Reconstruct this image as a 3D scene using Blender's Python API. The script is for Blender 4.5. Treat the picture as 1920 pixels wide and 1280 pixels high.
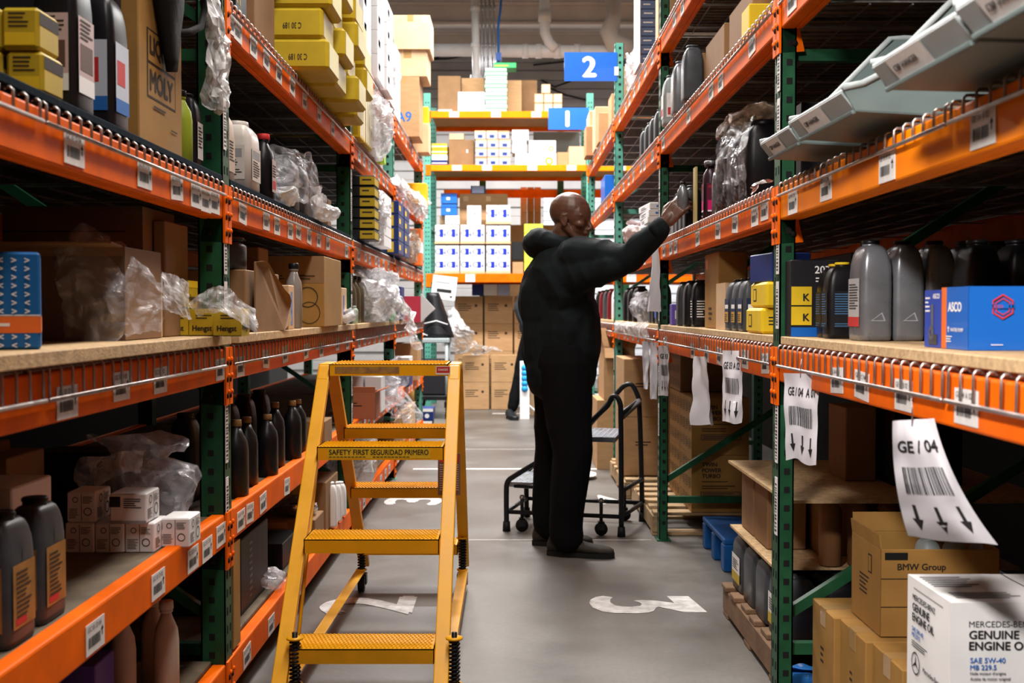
import bpy, bmesh, math, random
from mathutils import Vector, Matrix, noise
R = random.Random(7)
PI = math.pi
for o in list(bpy.data.objects): bpy.data.objects.remove(o)
scene = bpy.context.scene
COL = scene.collection

# ---------------------------------------------------------------- camera, world, lights, exposure
F = 2140.0                      # focal length in pixels of the 1920 px wide frame
CZ = 1.14                       # eye height of the camera
PITCH = math.atan(58 / F); YAW = math.atan(3 / F)
cd = bpy.data.cameras.new('camera'); cam = bpy.data.objects.new('camera', cd); COL.objects.link(cam)
cam.location = (0, 0, CZ); cam.rotation_euler = (PI / 2 - PITCH, 0, -YAW)
cd.sensor_width = 36; cd.lens = F * 36 / 1920; cd.clip_start = .05; cd.clip_end = 100
cd.dof.use_dof = True; cd.dof.focus_distance = 3.7; cd.dof.aperture_fstop = 5.6
scene.camera = cam
w = bpy.data.worlds.new('world'); scene.world = w; w.use_nodes = True
w.node_tree.nodes['Background'].inputs[0].default_value = (.55, .62, .7, 1)
w.node_tree.nodes['Background'].inputs[1].default_value = .008
scene.view_settings.view_transform = 'Standard'; scene.view_settings.look = 'None'
scene.view_settings.gamma = 1; scene.view_settings.exposure = 0
scene.view_settings.use_curve_mapping = False
def area(name, loc, sx, sy, power, col, rot=(0, 0, 0)):
    l = bpy.data.lights.new(name, 'AREA'); l.shape = 'RECTANGLE'; l.size = sx; l.size_y = sy
    l.energy = power; l.color = col
    o = bpy.data.objects.new(name, l); COL.objects.link(o); o.location = loc; o.rotation_euler = rot
    return o
area('ceiling_lamp_behind', (.05, .9, 3.7), .4, 1.6, 48, (1, .93, .85))
area('ceiling_lamp_near', (0, 3.2, 3.9), .4, 2.0, 84, (1, .93, .85))
area('added_rack_fill', (-.70, .1, 2.75), .5, .25, 50, (1, .93, .87), Vector((.80, .50, -.50)).to_track_quat('-Z', 'Y').to_euler()).data.spread = math.radians(85)  # added fill light aimed at the right rack, not a known fixture
area('ceiling_lamp_mid', (-.1, 7.4, 4.6), .3, 2.4, 300, (1, .97, .93))
area('ceiling_lamp_cross', (0, 10.4, 5.0), 4.5, .4, 800, (1, .98, .95))
area('ceiling_lamp_far', (0, 16.2, 4.6), 5, .4, 560, (1, .98, .96))

# ---------------------------------------------------------------- pixel <-> place
RM = Matrix.Rotation(-YAW, 3, 'Z') @ Matrix.Rotation(PI / 2 - PITCH, 3, 'X')
def ray(px, py): return RM @ Vector(((px - 960) / F, (640 - py) / F, -1))
def atY(px, py, Y):
    d = ray(px, py); k = Y / d.y; return Vector((d.x * k, Y, CZ + d.z * k))
def atX(px, py, X):
    d = ray(px, py); k = X / d.x; return Vector((X, d.y * k, CZ + d.z * k))
def atZ(px, py, Z):
    d = ray(px, py); k = (Z - CZ) / d.z; return Vector((d.x * k, d.y * k, Z))
def yx(px, X): return 2140 * X / (px - 957)

# ---------------------------------------------------------------- materials
MATS = {}
def mat(name, col, rough=.5, metal=0, var=0, scale=12, bump=0, bscale=60, coat=0, spec=.28, alpha=1, trans=0, dirt=None, stretch=None):
    if name in MATS: return MATS[name]
    m = bpy.data.materials.new(name); m.use_nodes = True; nt = m.node_tree; b = nt.nodes['Principled BSDF']
    b.inputs['Base Color'].default_value = (*col, 1); b.inputs['Roughness'].default_value = rough
    b.inputs['Metallic'].default_value = metal; b.inputs['Coat Weight'].default_value = coat
    b.inputs['Specular IOR Level'].default_value = spec; b.inputs['Alpha'].default_value = alpha
    b.inputs['Transmission Weight'].default_value = trans
    tc = nt.nodes.new('ShaderNodeTexCoord'); mp = nt.nodes.new('ShaderNodeMapping')
    nt.links.new(tc.outputs['Object'], mp.inputs[0])
    if stretch: mp.inputs['Scale'].default_value = stretch
    if var or dirt:
        n = nt.nodes.new('ShaderNodeTexNoise'); n.inputs['Scale'].default_value = scale; n.inputs['Detail'].default_value = 6
        nt.links.new(mp.outputs[0], n.inputs[0])
        r = nt.nodes.new('ShaderNodeValToRGB'); r.color_ramp.elements[0].position = .32; r.color_ramp.elements[1].position = .68
        d = dirt or tuple(c * (1 - var) for c in col)
        r.color_ramp.elements[0].color = (*d, 1); r.color_ramp.elements[1].color = (*[min(1, c * (1 + var * .4)) for c in col], 1)
        nt.links.new(n.outputs[0], r.inputs[0]); nt.links.new(r.outputs[0], b.inputs['Base Color'])
        mr = nt.nodes.new('ShaderNodeMapRange'); mr.inputs[3].default_value = max(0, rough - .1); mr.inputs[4].default_value = min(1, rough + .15)
        nt.links.new(n.outputs[0], mr.inputs[0]); nt.links.new(mr.outputs[0], b.inputs['Roughness'])
    if bump:
        n2 = nt.nodes.new('ShaderNodeTexNoise'); n2.inputs['Scale'].default_value = bscale; n2.inputs['Detail'].default_value = 4
        bp = nt.nodes.new('ShaderNodeBump'); bp.inputs['Strength'].default_value = bump; bp.inputs['Distance'].default_value = .004
        nt.links.new(mp.outputs[0], n2.inputs[0]); nt.links.new(n2.outputs[0], bp.inputs['Height']); nt.links.new(bp.outputs[0], b.inputs['Normal'])
    MATS[name] = m; return m
def film_mat(name, col, op=.35, rough=.12):
    m = bpy.data.materials.new(name); m.use_nodes = True; nt = m.node_tree; b = nt.nodes['Principled BSDF']
    b.inputs['Base Color'].default_value = (*col, 1); b.inputs['Roughness'].default_value = rough; b.inputs['Specular IOR Level'].default_value = .9
    tr = nt.nodes.new('ShaderNodeBsdfTransparent'); mx = nt.nodes.new('ShaderNodeMixShader')
    n = nt.nodes.new('ShaderNodeTexNoise'); n.inputs['Scale'].default_value = 14; n.inputs['Detail'].default_value = 5; n.inputs['Distortion'].default_value = 1.5
    mr = nt.nodes.new('ShaderNodeMapRange'); mr.inputs[1].default_value = .35; mr.inputs[2].default_value = .7
    mr.inputs[3].default_value = op * .35; mr.inputs[4].default_value = min(1, op * 1.7)
    tc = nt.nodes.new('ShaderNodeTexCoord'); nt.links.new(tc.outputs['Object'], n.inputs[0])
    bp = nt.nodes.new('ShaderNodeBump'); bp.inputs['Strength'].default_value = .8; bp.inputs['Distance'].default_value = .01
    nt.links.new(n.outputs[0], bp.inputs['Height']); nt.links.new(bp.outputs[0], b.inputs['Normal'])
    nt.links.new(n.outputs[0], mr.inputs[0]); nt.links.new(mr.outputs[0], mx.inputs[0])
    nt.links.new(tr.outputs[0], mx.inputs[1]); nt.links.new(b.outputs[0], mx.inputs[2])
    nt.links.new(mx.outputs[0], nt.nodes['Material Output'].inputs[0])
    MATS[name] = m; return m
ORANGE = mat('orange_paint', (.95, .150, .001), .5, var=.2, scale=9, bump=.05, spec=.08)
ORANGE_LIT = mat('lit_orange_paint', (1.0, .25, .001), .5, var=.1, scale=9, spec=.08)  # orange paint turned yellower, strong light put into the colour
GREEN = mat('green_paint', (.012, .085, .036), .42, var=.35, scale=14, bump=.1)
GREEN_LIT = mat('lit_green_paint', (.10, .36, .28), .45, var=.2, scale=14)  # lighter copy of the green paint, bright lighting baked into it
DARK = mat('dark_recess', (.006, .006, .007), .8)
STEEL = mat('zinc_wire', (.42, .38, .37), .33, metal=.85, var=.3, scale=40)
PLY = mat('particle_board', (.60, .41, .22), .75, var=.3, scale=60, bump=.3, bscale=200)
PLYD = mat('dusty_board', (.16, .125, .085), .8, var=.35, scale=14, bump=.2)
NAVY = mat('navy_shelf_mat', (.004, .012, .022), .85, var=.3, scale=30, bump=.3, spec=.05)
CARD = mat('cardboard', (.44, .26, .125), .75, var=.12, scale=9, bump=.12, stretch=(1, 1, 4))
CARD2 = mat('pale_cardboard', (.62, .42, .25), .75, var=.1, scale=9, bump=.1)
CARD3 = mat('brown_cardboard', (.27, .15, .07), .78, var=.15, scale=9, bump=.12)
CARDY = mat('honey_cardboard', (.36, .19, .048), .7, var=.15, scale=9, bump=.12)
TAPE = mat('packing_tape', (.42, .25, .10), .22, coat=.4)
WHITE = mat('white_carton', (.80, .80, .81), .55, var=.05, scale=10)
LAB = mat('label_paper', (.78, .76, .75), .6, var=.08, scale=60)
INK = mat('black_ink', (.02, .018, .02), .7)
INKB = mat('brown_black_ink', (.035, .022, .015), .7)
INKW = mat('white_ink', (.85, .85, .85), .6)
INKBL = mat('blue_ink', (.02, .14, .48), .6)
INKR = mat('red_ink', (.55, .03, .03), .6)
YEL = mat('yellow_carton', (.80, .55, .02), .5, var=.1, scale=10)
YELD = mat('mustard_carton', (.52, .37, .018), .5, var=.12, scale=12)
LIME = mat('lime_carton', (.62, .70, .06), .55)
NAVYC = mat('navy_carton', (.012, .03, .16), .45)
BLUEC = mat('bright_blue_carton', (.01, .13, .55), .35, coat=.3)
BLUEP = mat('blue_plastic', (.006, .09, .32), .4, var=.2)
PURP = mat('purple_print', (.13, .08, .42), .45)
ORC = mat('orange_print', (.80, .17, .03), .5)
BLACKP = mat('black_plastic', (.008, .008, .01), .35, var=.2)
BLACKC = mat('black_carton', (.012, .012, .016), .5)
GREYJ = mat('silver_grey_plastic', (.19, .20, .225), .27, metal=.4, var=.12, scale=20, spec=.6)
GREYD = mat('dark_grey_plastic', (.055, .062, .072), .35, var=.2, scale=20)
BINM = mat('grey_green_bin_plastic', (.13, .17, .17), .42, var=.12, scale=10)
LIP = mat('pale_bin_lip', (.33, .37, .38), .35, var=.1)
BEIGE = mat('beige_plastic', (.55, .42, .33), .45, var=.1)
TRANS = mat('milky_plastic', (.62, .58, .54), .3)
YPAINT = mat('ladder_yellow_paint', (.88, .42, .004), .36, var=.12, scale=10, spec=.4, bump=.05)
BLKT = mat('black_tube', (.012, .013, .016), .4)
RUB = mat('black_rubber', (.01, .01, .01), .6)
TREAD = mat('galvanised_tread', (.30, .34, .40), .3, metal=.7, var=.2, scale=30)
WOOD = mat('pallet_wood', (.46, .31, .17), .8, var=.35, scale=8, bump=.3, stretch=(1, 6, 6))
WOODD = mat('old_pallet_wood', (.22, .13, .075), .85, var=.35, scale=8, bump=.3)
SIGNB = mat('sign_blue', (.015, .13, .62), .35, coat=.2)
FLOORW = mat('floor_paint', (.74, .73, .72), .5, dirt=(.45, .43, .41), scale=22)
GRNB = mat('green_print', (.01, .42, .10), .4)
GREYS = mat('light_grey_plastic', (.30, .34, .35), .45)
MAGN = mat('magenta_print', (.60, .01, .16), .4)
FOIL = mat('foil', (.75, .75, .78), .15, metal=.9, bump=.8, bscale=30)
FILM = film_mat('clear_film', (.80, .80, .86), .28)
FILMW = film_mat('milky_film', (.88, .89, .92), .62, .2)
FILMT = film_mat('tan_film', (.50, .38, .28), .45, .2)

# ---------------------------------------------------------------- mesh builder
_txt = {}
def text_geo(s, bold=.018):
    if (s, bold) in _txt: return _txt[(s, bold)]
    c = bpy.data.curves.new('t', 'FONT'); c.body = s; c.size = 1; c.resolution_u = 3
    c.align_x = 'LEFT'; c.space_line = .95
    o = bpy.data.objects.new('t', c); me = bpy.data.meshes.new_from_object(o)
    vs = [tuple(v.co) for v in me.vertices]; fs = [tuple(p.vertices) for p in me.polygons]
    if bold > 0:
        n = len(vs); sh = [(0, 0), (bold, 0), (-bold, 0), (0, bold * .7), (0, -bold * .7)]
        fs = [tuple(i + n * k for i in f) for k in range(5) for f in fs]; vs = [(v[0] + a, v[1] + b, q) for q, (a, b) in enumerate(sh) for v in vs]
    x0 = min(v[0] for v in vs); x1 = max(v[0] for v in vs); y0 = min(v[1] for v in vs); y1 = max(v[1] for v in vs)
    vs = [((v[0] - x0), (v[1] - y0), v[2]) for v in vs]
    bpy.data.objects.remove(o); bpy.data.curves.remove(c); bpy.data.meshes.remove(me)
    _txt[(s, bold)] = (vs, fs, x1 - x0, y1 - y0); return _txt[(s, bold)]
class MB:
    def __init__(s): s.v = []; s.f = []; s.m = []; s.sm = []; s.mats = []; s.X = Matrix.Identity(4)
    def mi(s, m):
        if m not in s.mats: s.mats.append(m)
        return s.mats.index(m)
    def add(s, vs, fs, m, smooth=False):
        b = len(s.v); s.v += [tuple(s.X @ Vector(v)) for v in vs]; i = s.mi(m)
        for f in fs: s.f.append(tuple(b + k for k in f)); s.m.append(i); s.sm.append(smooth)
        return s
    def box(s, x0, x1, y0, y1, z0, z1, m):
        return s.add([(x0, y0, z0), (x1, y0, z0), (x1, y1, z0), (x0, y1, z0), (x0, y0, z1), (x1, y0, z1), (x1, y1, z1), (x0, y1, z1)],
            [(0, 3, 2, 1), (4, 5, 6, 7), (0, 1, 5, 4), (1, 2, 6, 5), (2, 3, 7, 6), (3, 0, 4, 7)], m)
    def bar(s, p0, p1, wx, wt, m, side=(1, 0, 0)):
        p0 = Vector(p0); p1 = Vector(p1); d = (p1 - p0).normalized(); a = Vector(side); a = (a - d * a.dot(d)).normalized(); b = d.cross(a)
        vs = []
        for p in (p0, p1):
            for i, j in ((-1, -1), (1, -1), (1, 1), (-1, 1)): vs.append(p + a * (wx / 2 * i) + b * (wt / 2 * j))
        return s.add(vs, [(0, 3, 2, 1), (4, 5, 6, 7), (0, 1, 5, 4), (1, 2, 6, 5), (2, 3, 7, 6), (3, 0, 4, 7)], m)
    def tube(s, pts, r, m, n=8, close=False, caps=True):
        pts = [Vector(p) for p in pts]; N = len(pts); rr = r if isinstance(r, (list, tuple)) else [r] * N
        vs = []; ref = None
        for i, p in enumerate(pts):
            if close: t = (pts[(i + 1) % N] - pts[i - 1])
            else: t = pts[min(i + 1, N - 1)] - pts[max(i - 1, 0)]
            t.normalize()
            if ref is None: ref = Vector((0, 0, 1)) if abs(t.z) < .9 else Vector((1, 0, 0))
            a = (ref - t * ref.dot(t)).normalized(); ref = a; b = t.cross(a)
            for k in range(n):
                an = 2 * PI * k / n; vs.append(p + a * (math.cos(an) * rr[i]) + b * (math.sin(an) * rr[i]))
        fs = []
        for i in range(N if close else N - 1):
            j = (i + 1) % N
            for k in range(n): l = (k + 1) % n; fs.append((i * n + k, i * n + l, j * n + l, j * n + k))
        if caps and not close: fs.append(tuple(range(n))[::-1]); fs.append(tuple((N - 1) * n + k for k in range(n)))
        return s.add(vs, fs, m, True)
    def loft(s, rings, m, smooth=True, caps=True):
        n = len(rings[0]); vs = [v for r in rings for v in r]; fs = []
        for i in range(len(rings) - 1):
            for k in range(n): l = (k + 1) % n; fs.append((i * n + k, i * n + l, (i + 1) * n + l, (i + 1) * n + k))
        if caps: fs.append(tuple(range(n))[::-1]); fs.append(tuple((len(rings) - 1) * n + k for k in range(n)))
        return s.add(vs, fs, m, smooth)
    def cyl(s, x, y, z0, z1, r, m, n=16, r2=None):
        return s.loft([[(x + q * math.cos(2 * PI * k / n), y + q * math.sin(2 * PI * k / n), z) for k in range(n)] for z, q in ((z0, r), (z1, r if r2 is None else r2))], m)
    def ell(s, c, r, m, rot=None, n=16, k=10):
        c = Vector(c); rings = []
        for i in range(k + 1):
            t = PI * (i + (.02 if i == 0 else -.02 if i == k else 0)) / k; rings.append([Vector((r[0] * math.sin(t) * math.cos(2 * PI * j / n), r[1] * math.sin(t) * math.sin(2 * PI * j / n), -r[2] * math.cos(t))) for j in range(n)])
        if rot: rings = [[rot @ v for v in q] for q in rings]
        return s.loft([[v + c for v in q] for q in rings], m)
    def cap(s, p0, p1, r0, r1, m, n=12):      # round-ended tapered limb
        p0 = Vector(p0); p1 = Vector(p1); d = (p1 - p0).normalized(); pts = []; rr = []
        for a in (-.98, -.8, -.5, 0): pts.append(p0 + d * r0 * a); rr.append(r0 * math.sqrt(1 - a * a))
        for a in (0, .5, .8, .98): pts.append(p1 + d * r1 * a); rr.append(r1 * math.sqrt(1 - a * a))
        if (p1 - p0).length < 1e-4: pts.pop(4); rr.pop(4)
        return s.tube(pts, rr, m, n)
    def quad(s, a, b, c, d, m): return s.add([a, b, c, d], [(0, 1, 2, 3)], m)
    def text(s, t, O, U, V, h, m, maxw=None, bold=.018, centre=False, lines=1):
        """lettering with its lower left corner at O, running along U, up along V, h high in all"""
        vs, fs, tw, th = text_geo(t, bold); k = h / th; kx = k
        if maxw and tw * k > maxw: kx = maxw / tw
        O = Vector(O); U = Vector(U).normalized(); V = Vector(V).normalized()
        if centre: O = O - U * (tw * kx / 2) - V * (h / 2)
        N = U.cross(V)
        return s.add([O + U * (x * kx) + V * (y * k) + N * (q * .00007) for x, y, q in vs], fs, m)
    def build(s, name, parent=None, bevel=0, seg=1):
        me = bpy.data.meshes.new(name); me.from_pydata(s.v, [], s.f)
        for m in s.mats: me.materials.append(m)
        me.polygons.foreach_set('material_index', s.m); me.polygons.foreach_set('use_smooth', s.sm); me.update()
        o = bpy.data.objects.new(name, me); COL.objects.link(o)
        if parent: o.parent = parent
        if bevel:
            b = o.modifiers.new('b', 'BEVEL'); b.width = bevel; b.segments = seg; b.limit_method = 'ANGLE'; b.angle_limit = .7
        return o
def tag(o, label, cat, group=None, kind=None):
    o['label'] = label; o['category'] = cat
    if group: o['group'] = group
    if kind: o['kind'] = kind
    return o
def thing(name, loc, label, cat, group=None, rz=0, kind=None):
    o = bpy.data.objects.new(name, None); o.empty_display_size = .1; COL.objects.link(o)
    o.location = loc; o.rotation_euler = (0, 0, rz); return tag(o, label, cat, group, kind)
def dup(o, label=None, loc=None, rz=None, parent=None):
    c = o.copy(); COL.objects.link(c)
    if parent: c.parent = parent
    for ch in [x for x in bpy.data.objects if x.parent == o]: dup(ch, parent=c)
    if label: c['label'] = label
    if loc is not None: c.location = loc
    if rz is not None: c.rotation_euler = (0, 0, rz)
    return c
def struct(o): o['kind'] = 'structure'; return o
ORD = ['first', 'second', 'third', 'fourth', 'fifth', 'sixth', 'seventh', 'eighth', 'ninth', 'tenth', 'eleventh', 'twelfth', 'thirteenth', 'fourteenth']

# ---------------------------------------------------------------- room shell
def concrete():
    m = bpy.data.materials.new('polished_concrete'); m.use_nodes = True; nt = m.node_tree; b = nt.nodes['Principled BSDF']
    tc = nt.nodes.new('ShaderNodeTexCoord'); n = nt.nodes.new('ShaderNodeTexNoise'); n.inputs['Scale'].default_value = 1.6; n.inputs['Detail'].default_value = 9; n.inputs['Roughness'].default_value = .62
    n2 = nt.nodes.new('ShaderNodeTexNoise'); n2.inputs['Scale'].default_value = 55; n2.inputs['Detail'].default_value = 5
    nt.links.new(tc.outputs['Object'], n.inputs[0]); nt.links.new(tc.outputs['Object'], n2.inputs[0])
    r = nt.nodes.new('ShaderNodeValToRGB'); r.color_ramp.elements[0].position = .3; r.color_ramp.elements[1].position = .72
    r.color_ramp.elements[0].color = (.098, .084, .072, 1); r.color_ramp.elements[1].color = (.215, .20, .185, 1)
    mx = nt.nodes.new('ShaderNodeMixRGB'); mx.blend_type = 'MULTIPLY'; mx.inputs[0].default_value = .35
    nt.links.new(n.outputs[0], r.inputs[0]); nt.links.new(r.outputs[0], mx.inputs[1]); nt.links.new(n2.outputs[0], mx.inputs[2])
    nt.links.new(mx.outputs[0], b.inputs['Base Color'])
    mr = nt.nodes.new('ShaderNodeMapRange'); mr.inputs[3].default_value = .28; mr.inputs[4].default_value = .55
    nt.links.new(n.outputs[0], mr.inputs[0]); nt.links.new(mr.outputs[0], b.inputs['Roughness'])
    bp = nt.nodes.new('ShaderNodeBump'); bp.inputs['Strength'].default_value = .12; bp.inputs['Distance'].default_value = .003
    nt.links.new(n2.outputs[0], bp.inputs['Height']); nt.links.new(bp.outputs[0], b.inputs['Normal'])
    return m
CONC = concrete()
WALLD = mat('dark_painted_wall', (.014, .013, .013), .85, var=.2, scale=3)
WALLB = mat('grey_metal_siding', (.42, .405, .40), .5, var=.12, scale=3)
CEIL = mat('grey_roof_deck', (.52, .49, .48), .6, var=.12, scale=2)
XW, YB, HC = 2.15, 19.0, 5.6
b = MB(); b.box(-5, 5, -3.2, YB + .2, -.1, 0, CONC); struct(b.build('floor'))
b = MB(); b.box(-XW - .1, -XW, -3.2, 11.0, 0, HC, WALLD); struct(b.build('wall_left'))
b = MB(); b.box(XW, XW + .1, -3.2, 11.2, 0, HC, WALLD); struct(b.build('wall_right'))
b = MB(); b.box(-5, -4.9, 10.9, YB, 0, HC, WALLB); b.box(-5, -XW - .1, 10.9, 11, 0, HC, WALLB); struct(b.build('wall_left_cross'))
b = MB(); b.box(4.9, 5, 11.1, YB, 0, HC, WALLB); b.box(XW + .1, 5, 11.1, 11.2, 0, HC, WALLB); struct(b.build('wall_right_cross'))
b = MB(); b.box(-XW - .1, XW + .1, -3.3, -3.2, 0, HC, WALLD); struct(b.build('wall_near'))
b = MB(); z = 0; rings = []
while z < HC - .01:       # horizontal siding ribs
    b.box(-5, 5, YB, YB + .1, z, z + .15, WALLB); b.box(-5, 5, YB - .035, YB + .1, z + .15, z + .30, WALLB); z += .30
struct(b.build('wall_back', bevel=.012))
b = MB(); b.box(-5, 5, -3.3, YB + .1, HC, HC + .1, CEIL)
y = 6.0
while y < YB: b.box(-5, 5, y, y + .16, HC - .05, HC, CEIL); y += .32
struct(b.build('ceiling', bevel=.01))
JOIST = mat('joist_paint', (.56, .50, .44), .6, var=.12, scale=3)
for k, y in enumerate((12.2, 14.3, 16.4, 18.2)):
    b = MB(); b.box(-5, 5, y, y + .14, HC - .09, HC - .05, JOIST); b.box(-5, 5, y + .06, y + .08, HC - .34, HC - .09, JOIST); b.box(-5, 5, y, y + .14, HC - .38, HC - .34, JOIST)
    struct(b.build('trim_%d' % (k + 1), bevel=.004))
# white roll-up door in the back wall
b = MB(); DOORM = mat('white_roll_door', (.72, .75, .80), .45)
for i in range(40): b.box(.55, 3.2, YB - .09 - (.02 if i % 2 else 0), YB - .035, i * .075, i * .075 + .075, DOORM)
struct(b.build('door_1', bevel=.006))
# pipes under the roof
PIPE = mat('white_pvc_pipe', (.74, .74, .74), .4, var=.06); COND = mat('steel_conduit', (.42, .43, .46), .35, metal=.6)
def pth(pts, Y): return [atY(p[0], p[1], Y) for p in pts]
b = MB(); P = pth([(745, 94), (880, 94), (1000, 96), (1120, 97), (1240, 98)], 15.2); b.tube(P, .085, PIPE, 14)
for p in (985, 1010, 1045, 1082): q = atY(p, 96, 15.2); b.tube([q - Vector((.04, 0, 0)), q + Vector((.04, 0, 0))], .097, PIPE, 14)
t = thing('drain_pipe', P[0], 'long white plastic pipe running crosswise under the roof', 'pipe'); o = b.build('pipe_run', t); o.location = -t.location
b = MB(); q = pth([(1020, -60), (1021, 40), (1022, 62), (1030, 80), (1042, 92)], 15.1); b.tube(q, .068, PIPE, 14); b.tube([q[1], q[1] + Vector((0, 0, .14))], .085, PIPE, 14)
o = b.build('downpipe', t); o.location = -t.location
b = MB(); b.tube(pth([(1150, -50), (1150, 35), (1142, 60), (1150, 80), (1185, 88)], 15.0), [.10, .10, .13, .13, .10], mat('grey_duct', (.5, .46, .42), .5), 14)
tag(b.build('roof_duct'), 'fat grey duct elbow above the blue number 2 sign', 'duct')
for k, (px, r, m) in enumerate(((893, .05, PIPE), (906, .013, COND), (913, .014, COND), (921, .016, COND), (929, .014, COND))):
    b = MB(); b.tube(pth([(px - 4, -60), (px + (3 if k == 0 else 0), 260)], 14.6), r, m, 10)
    for yy in (20, 90, 150): q = atY(px - 2, yy, 14.6); b.tube([q, q + Vector((0, 0, .06))], r * 1.25, m, 10)
    tag(b.build('conduit'), ['thick pale vertical pipe left of the thin conduits', 'thin vertical conduit next to the thick pale pipe', 'second thin vertical conduit right of the thick pipe', 'third thin vertical conduit right of the thick pipe', 'rightmost thin vertical conduit above the green stack'][k], 'conduit', 'vertical conduits under the roof')
b = MB(); b.tube(pth([(945, -60), (938, 20), (934, 50), (935, 120)], 14.5), .015, INKBL, 8); b.box(*[v for v in (atY(930, 0, 14.5).x, atY(940, 0, 14.5).x)], 14.45, 14.55, atY(0, 114, 14.5).z, atY(0, 100, 14.5).z, SIGNB)
tag(b.build('hanging_cable'), 'dark blue cable hanging right of the vertical conduits', 'cable')
for k, pts in enumerate(([(560, 98), (700, 116), (840, 110), (900, 100)], [(1000, 122), (1090, 112), (1240, 88)], [(790, 120), (840, 100), (880, 92)], [(1015, 158), (1060, 178), (1110, 190)], [(1015, 150), (1040, 163), (1075, 150)])):
    b = MB(); b.tube(pth(pts, YB - .06), .014, BLKT, 6); tag(b.build('slack_wire'), 'thin slack wire under the roof, ' + ['highest and longest, above the left rack', 'above the number 2 sign', 'left of the conduits', 'between the two blue signs, lower one', 'between the two blue signs, upper one'][k], 'wire', 'slack wires under the roof')

# painted floor marks
def floor_num(s, p0, p1, up, label):
    """numeral lying on the floor between two corners; up = world X direction of its top"""
    b = MB(); vs, fs, tw, th = text_geo(s, .035); x0, x1 = sorted((p0.x, p1.x)); y0, y1 = sorted((p0.y, p1.y)); V = []
    for x, y, q in vs:
        u, v = x / tw, y / th
        V.append((x0 + (x1 - x0) * (v if up > 0 else 1 - v), (y1 - (y1 - y0) * u) if up > 0 else (y0 + (y1 - y0) * u), .0015 + q * .0002))
    b.add(V, fs, FLOORW); return tag(b.build('painted_numeral'), label, 'floor marking', 'white numerals painted on the floor')
def three():
    b = MB(); p0 = atZ(1110, 1150, 0); p1 = atZ(1306, 1117, 0); x0, x1, y0, y1 = p0.x, p1.x, p0.y, p1.y
    def P(u, v): return Vector((x0 + (x1 - x0) * u, y0 + (y1 - y0) * v, .0015))
    # flat-topped 3 with its top to the right: outline traced as a band
    outer = [((x - 1355) / 483, (717 - y) / 87) for x, y in ((1425, 630), (1390, 637), (1366, 649), (1355, 667), (1365, 690), (1400, 708), (1450, 716), (1540, 717), (1590, 714), (1618, 705), (1634, 690), (1646, 686), (1745, 712), (1838, 712), (1800, 632), (1705, 632), (1722, 668), (1690, 662), (1640, 655), (1590, 652), (1550, 655), (1572, 664), (1580, 672), (1570, 681), (1530, 686), (1490, 685), (1462, 678), (1447, 665), (1450, 650), (1465, 638))]
    o = [P(*q) for q in outer]; bm = bmesh.new(); f = bm.faces.new([bm.verts.new(v) for v in o]); bm.normal_update(); bmesh.ops.triangulate(bm, faces=[f], ngon_method='EAR_CLIP'); bm.verts.index_update()
    b.add([v.co.copy() for v in bm.verts], [[v.index for v in g.verts] for g in bm.faces], FLOORW); bm.free()
    tag(b.build('painted_numeral'), 'white numeral 3 painted on the open floor at right', 'floor marking', 'white numerals painted on the floor')
three()
floor_num('2', atZ(590, 1152, 0), atZ(783, 1117, 0), -1, 'white numeral 2 painted on the floor under the yellow ladder')
floor_num('3', atZ(716, 947, 0), atZ(832, 930, 0), -1, 'smaller looking white numeral behind the yellow ladder')
floor_num('4', atZ(1108, 945, 0), atZ(1160, 928, 0), 1, 'white numeral by the black rolling steps, mostly hidden')
FL2 = mat('worn_floor_line', (.45, .43, .41), .5, dirt=(.28, .26, .24), scale=30)
for k, (y, hw, x0, x1) in enumerate(((1012, .012, -.7, .7), (879, .03, -.7, .7), (775, .05, -.2, .3), (842, .012, -.7, .7))):
    Y = atZ(957, y, 0).y; b = MB(); b.box(x0, x1, Y - hw, Y + hw, 0, .001 + k * .0001, [FL2, FLOORW, FLOORW, FL2][k])
    tag(b.build('floor_line'), ['thin pale line across the aisle beside the standing man', 'white line across the aisle behind the ladder', 'short white line in front of the distant carton stack', 'faint line across the aisle behind the man'][k], 'floor line', 'painted lines across the aisle')
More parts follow.
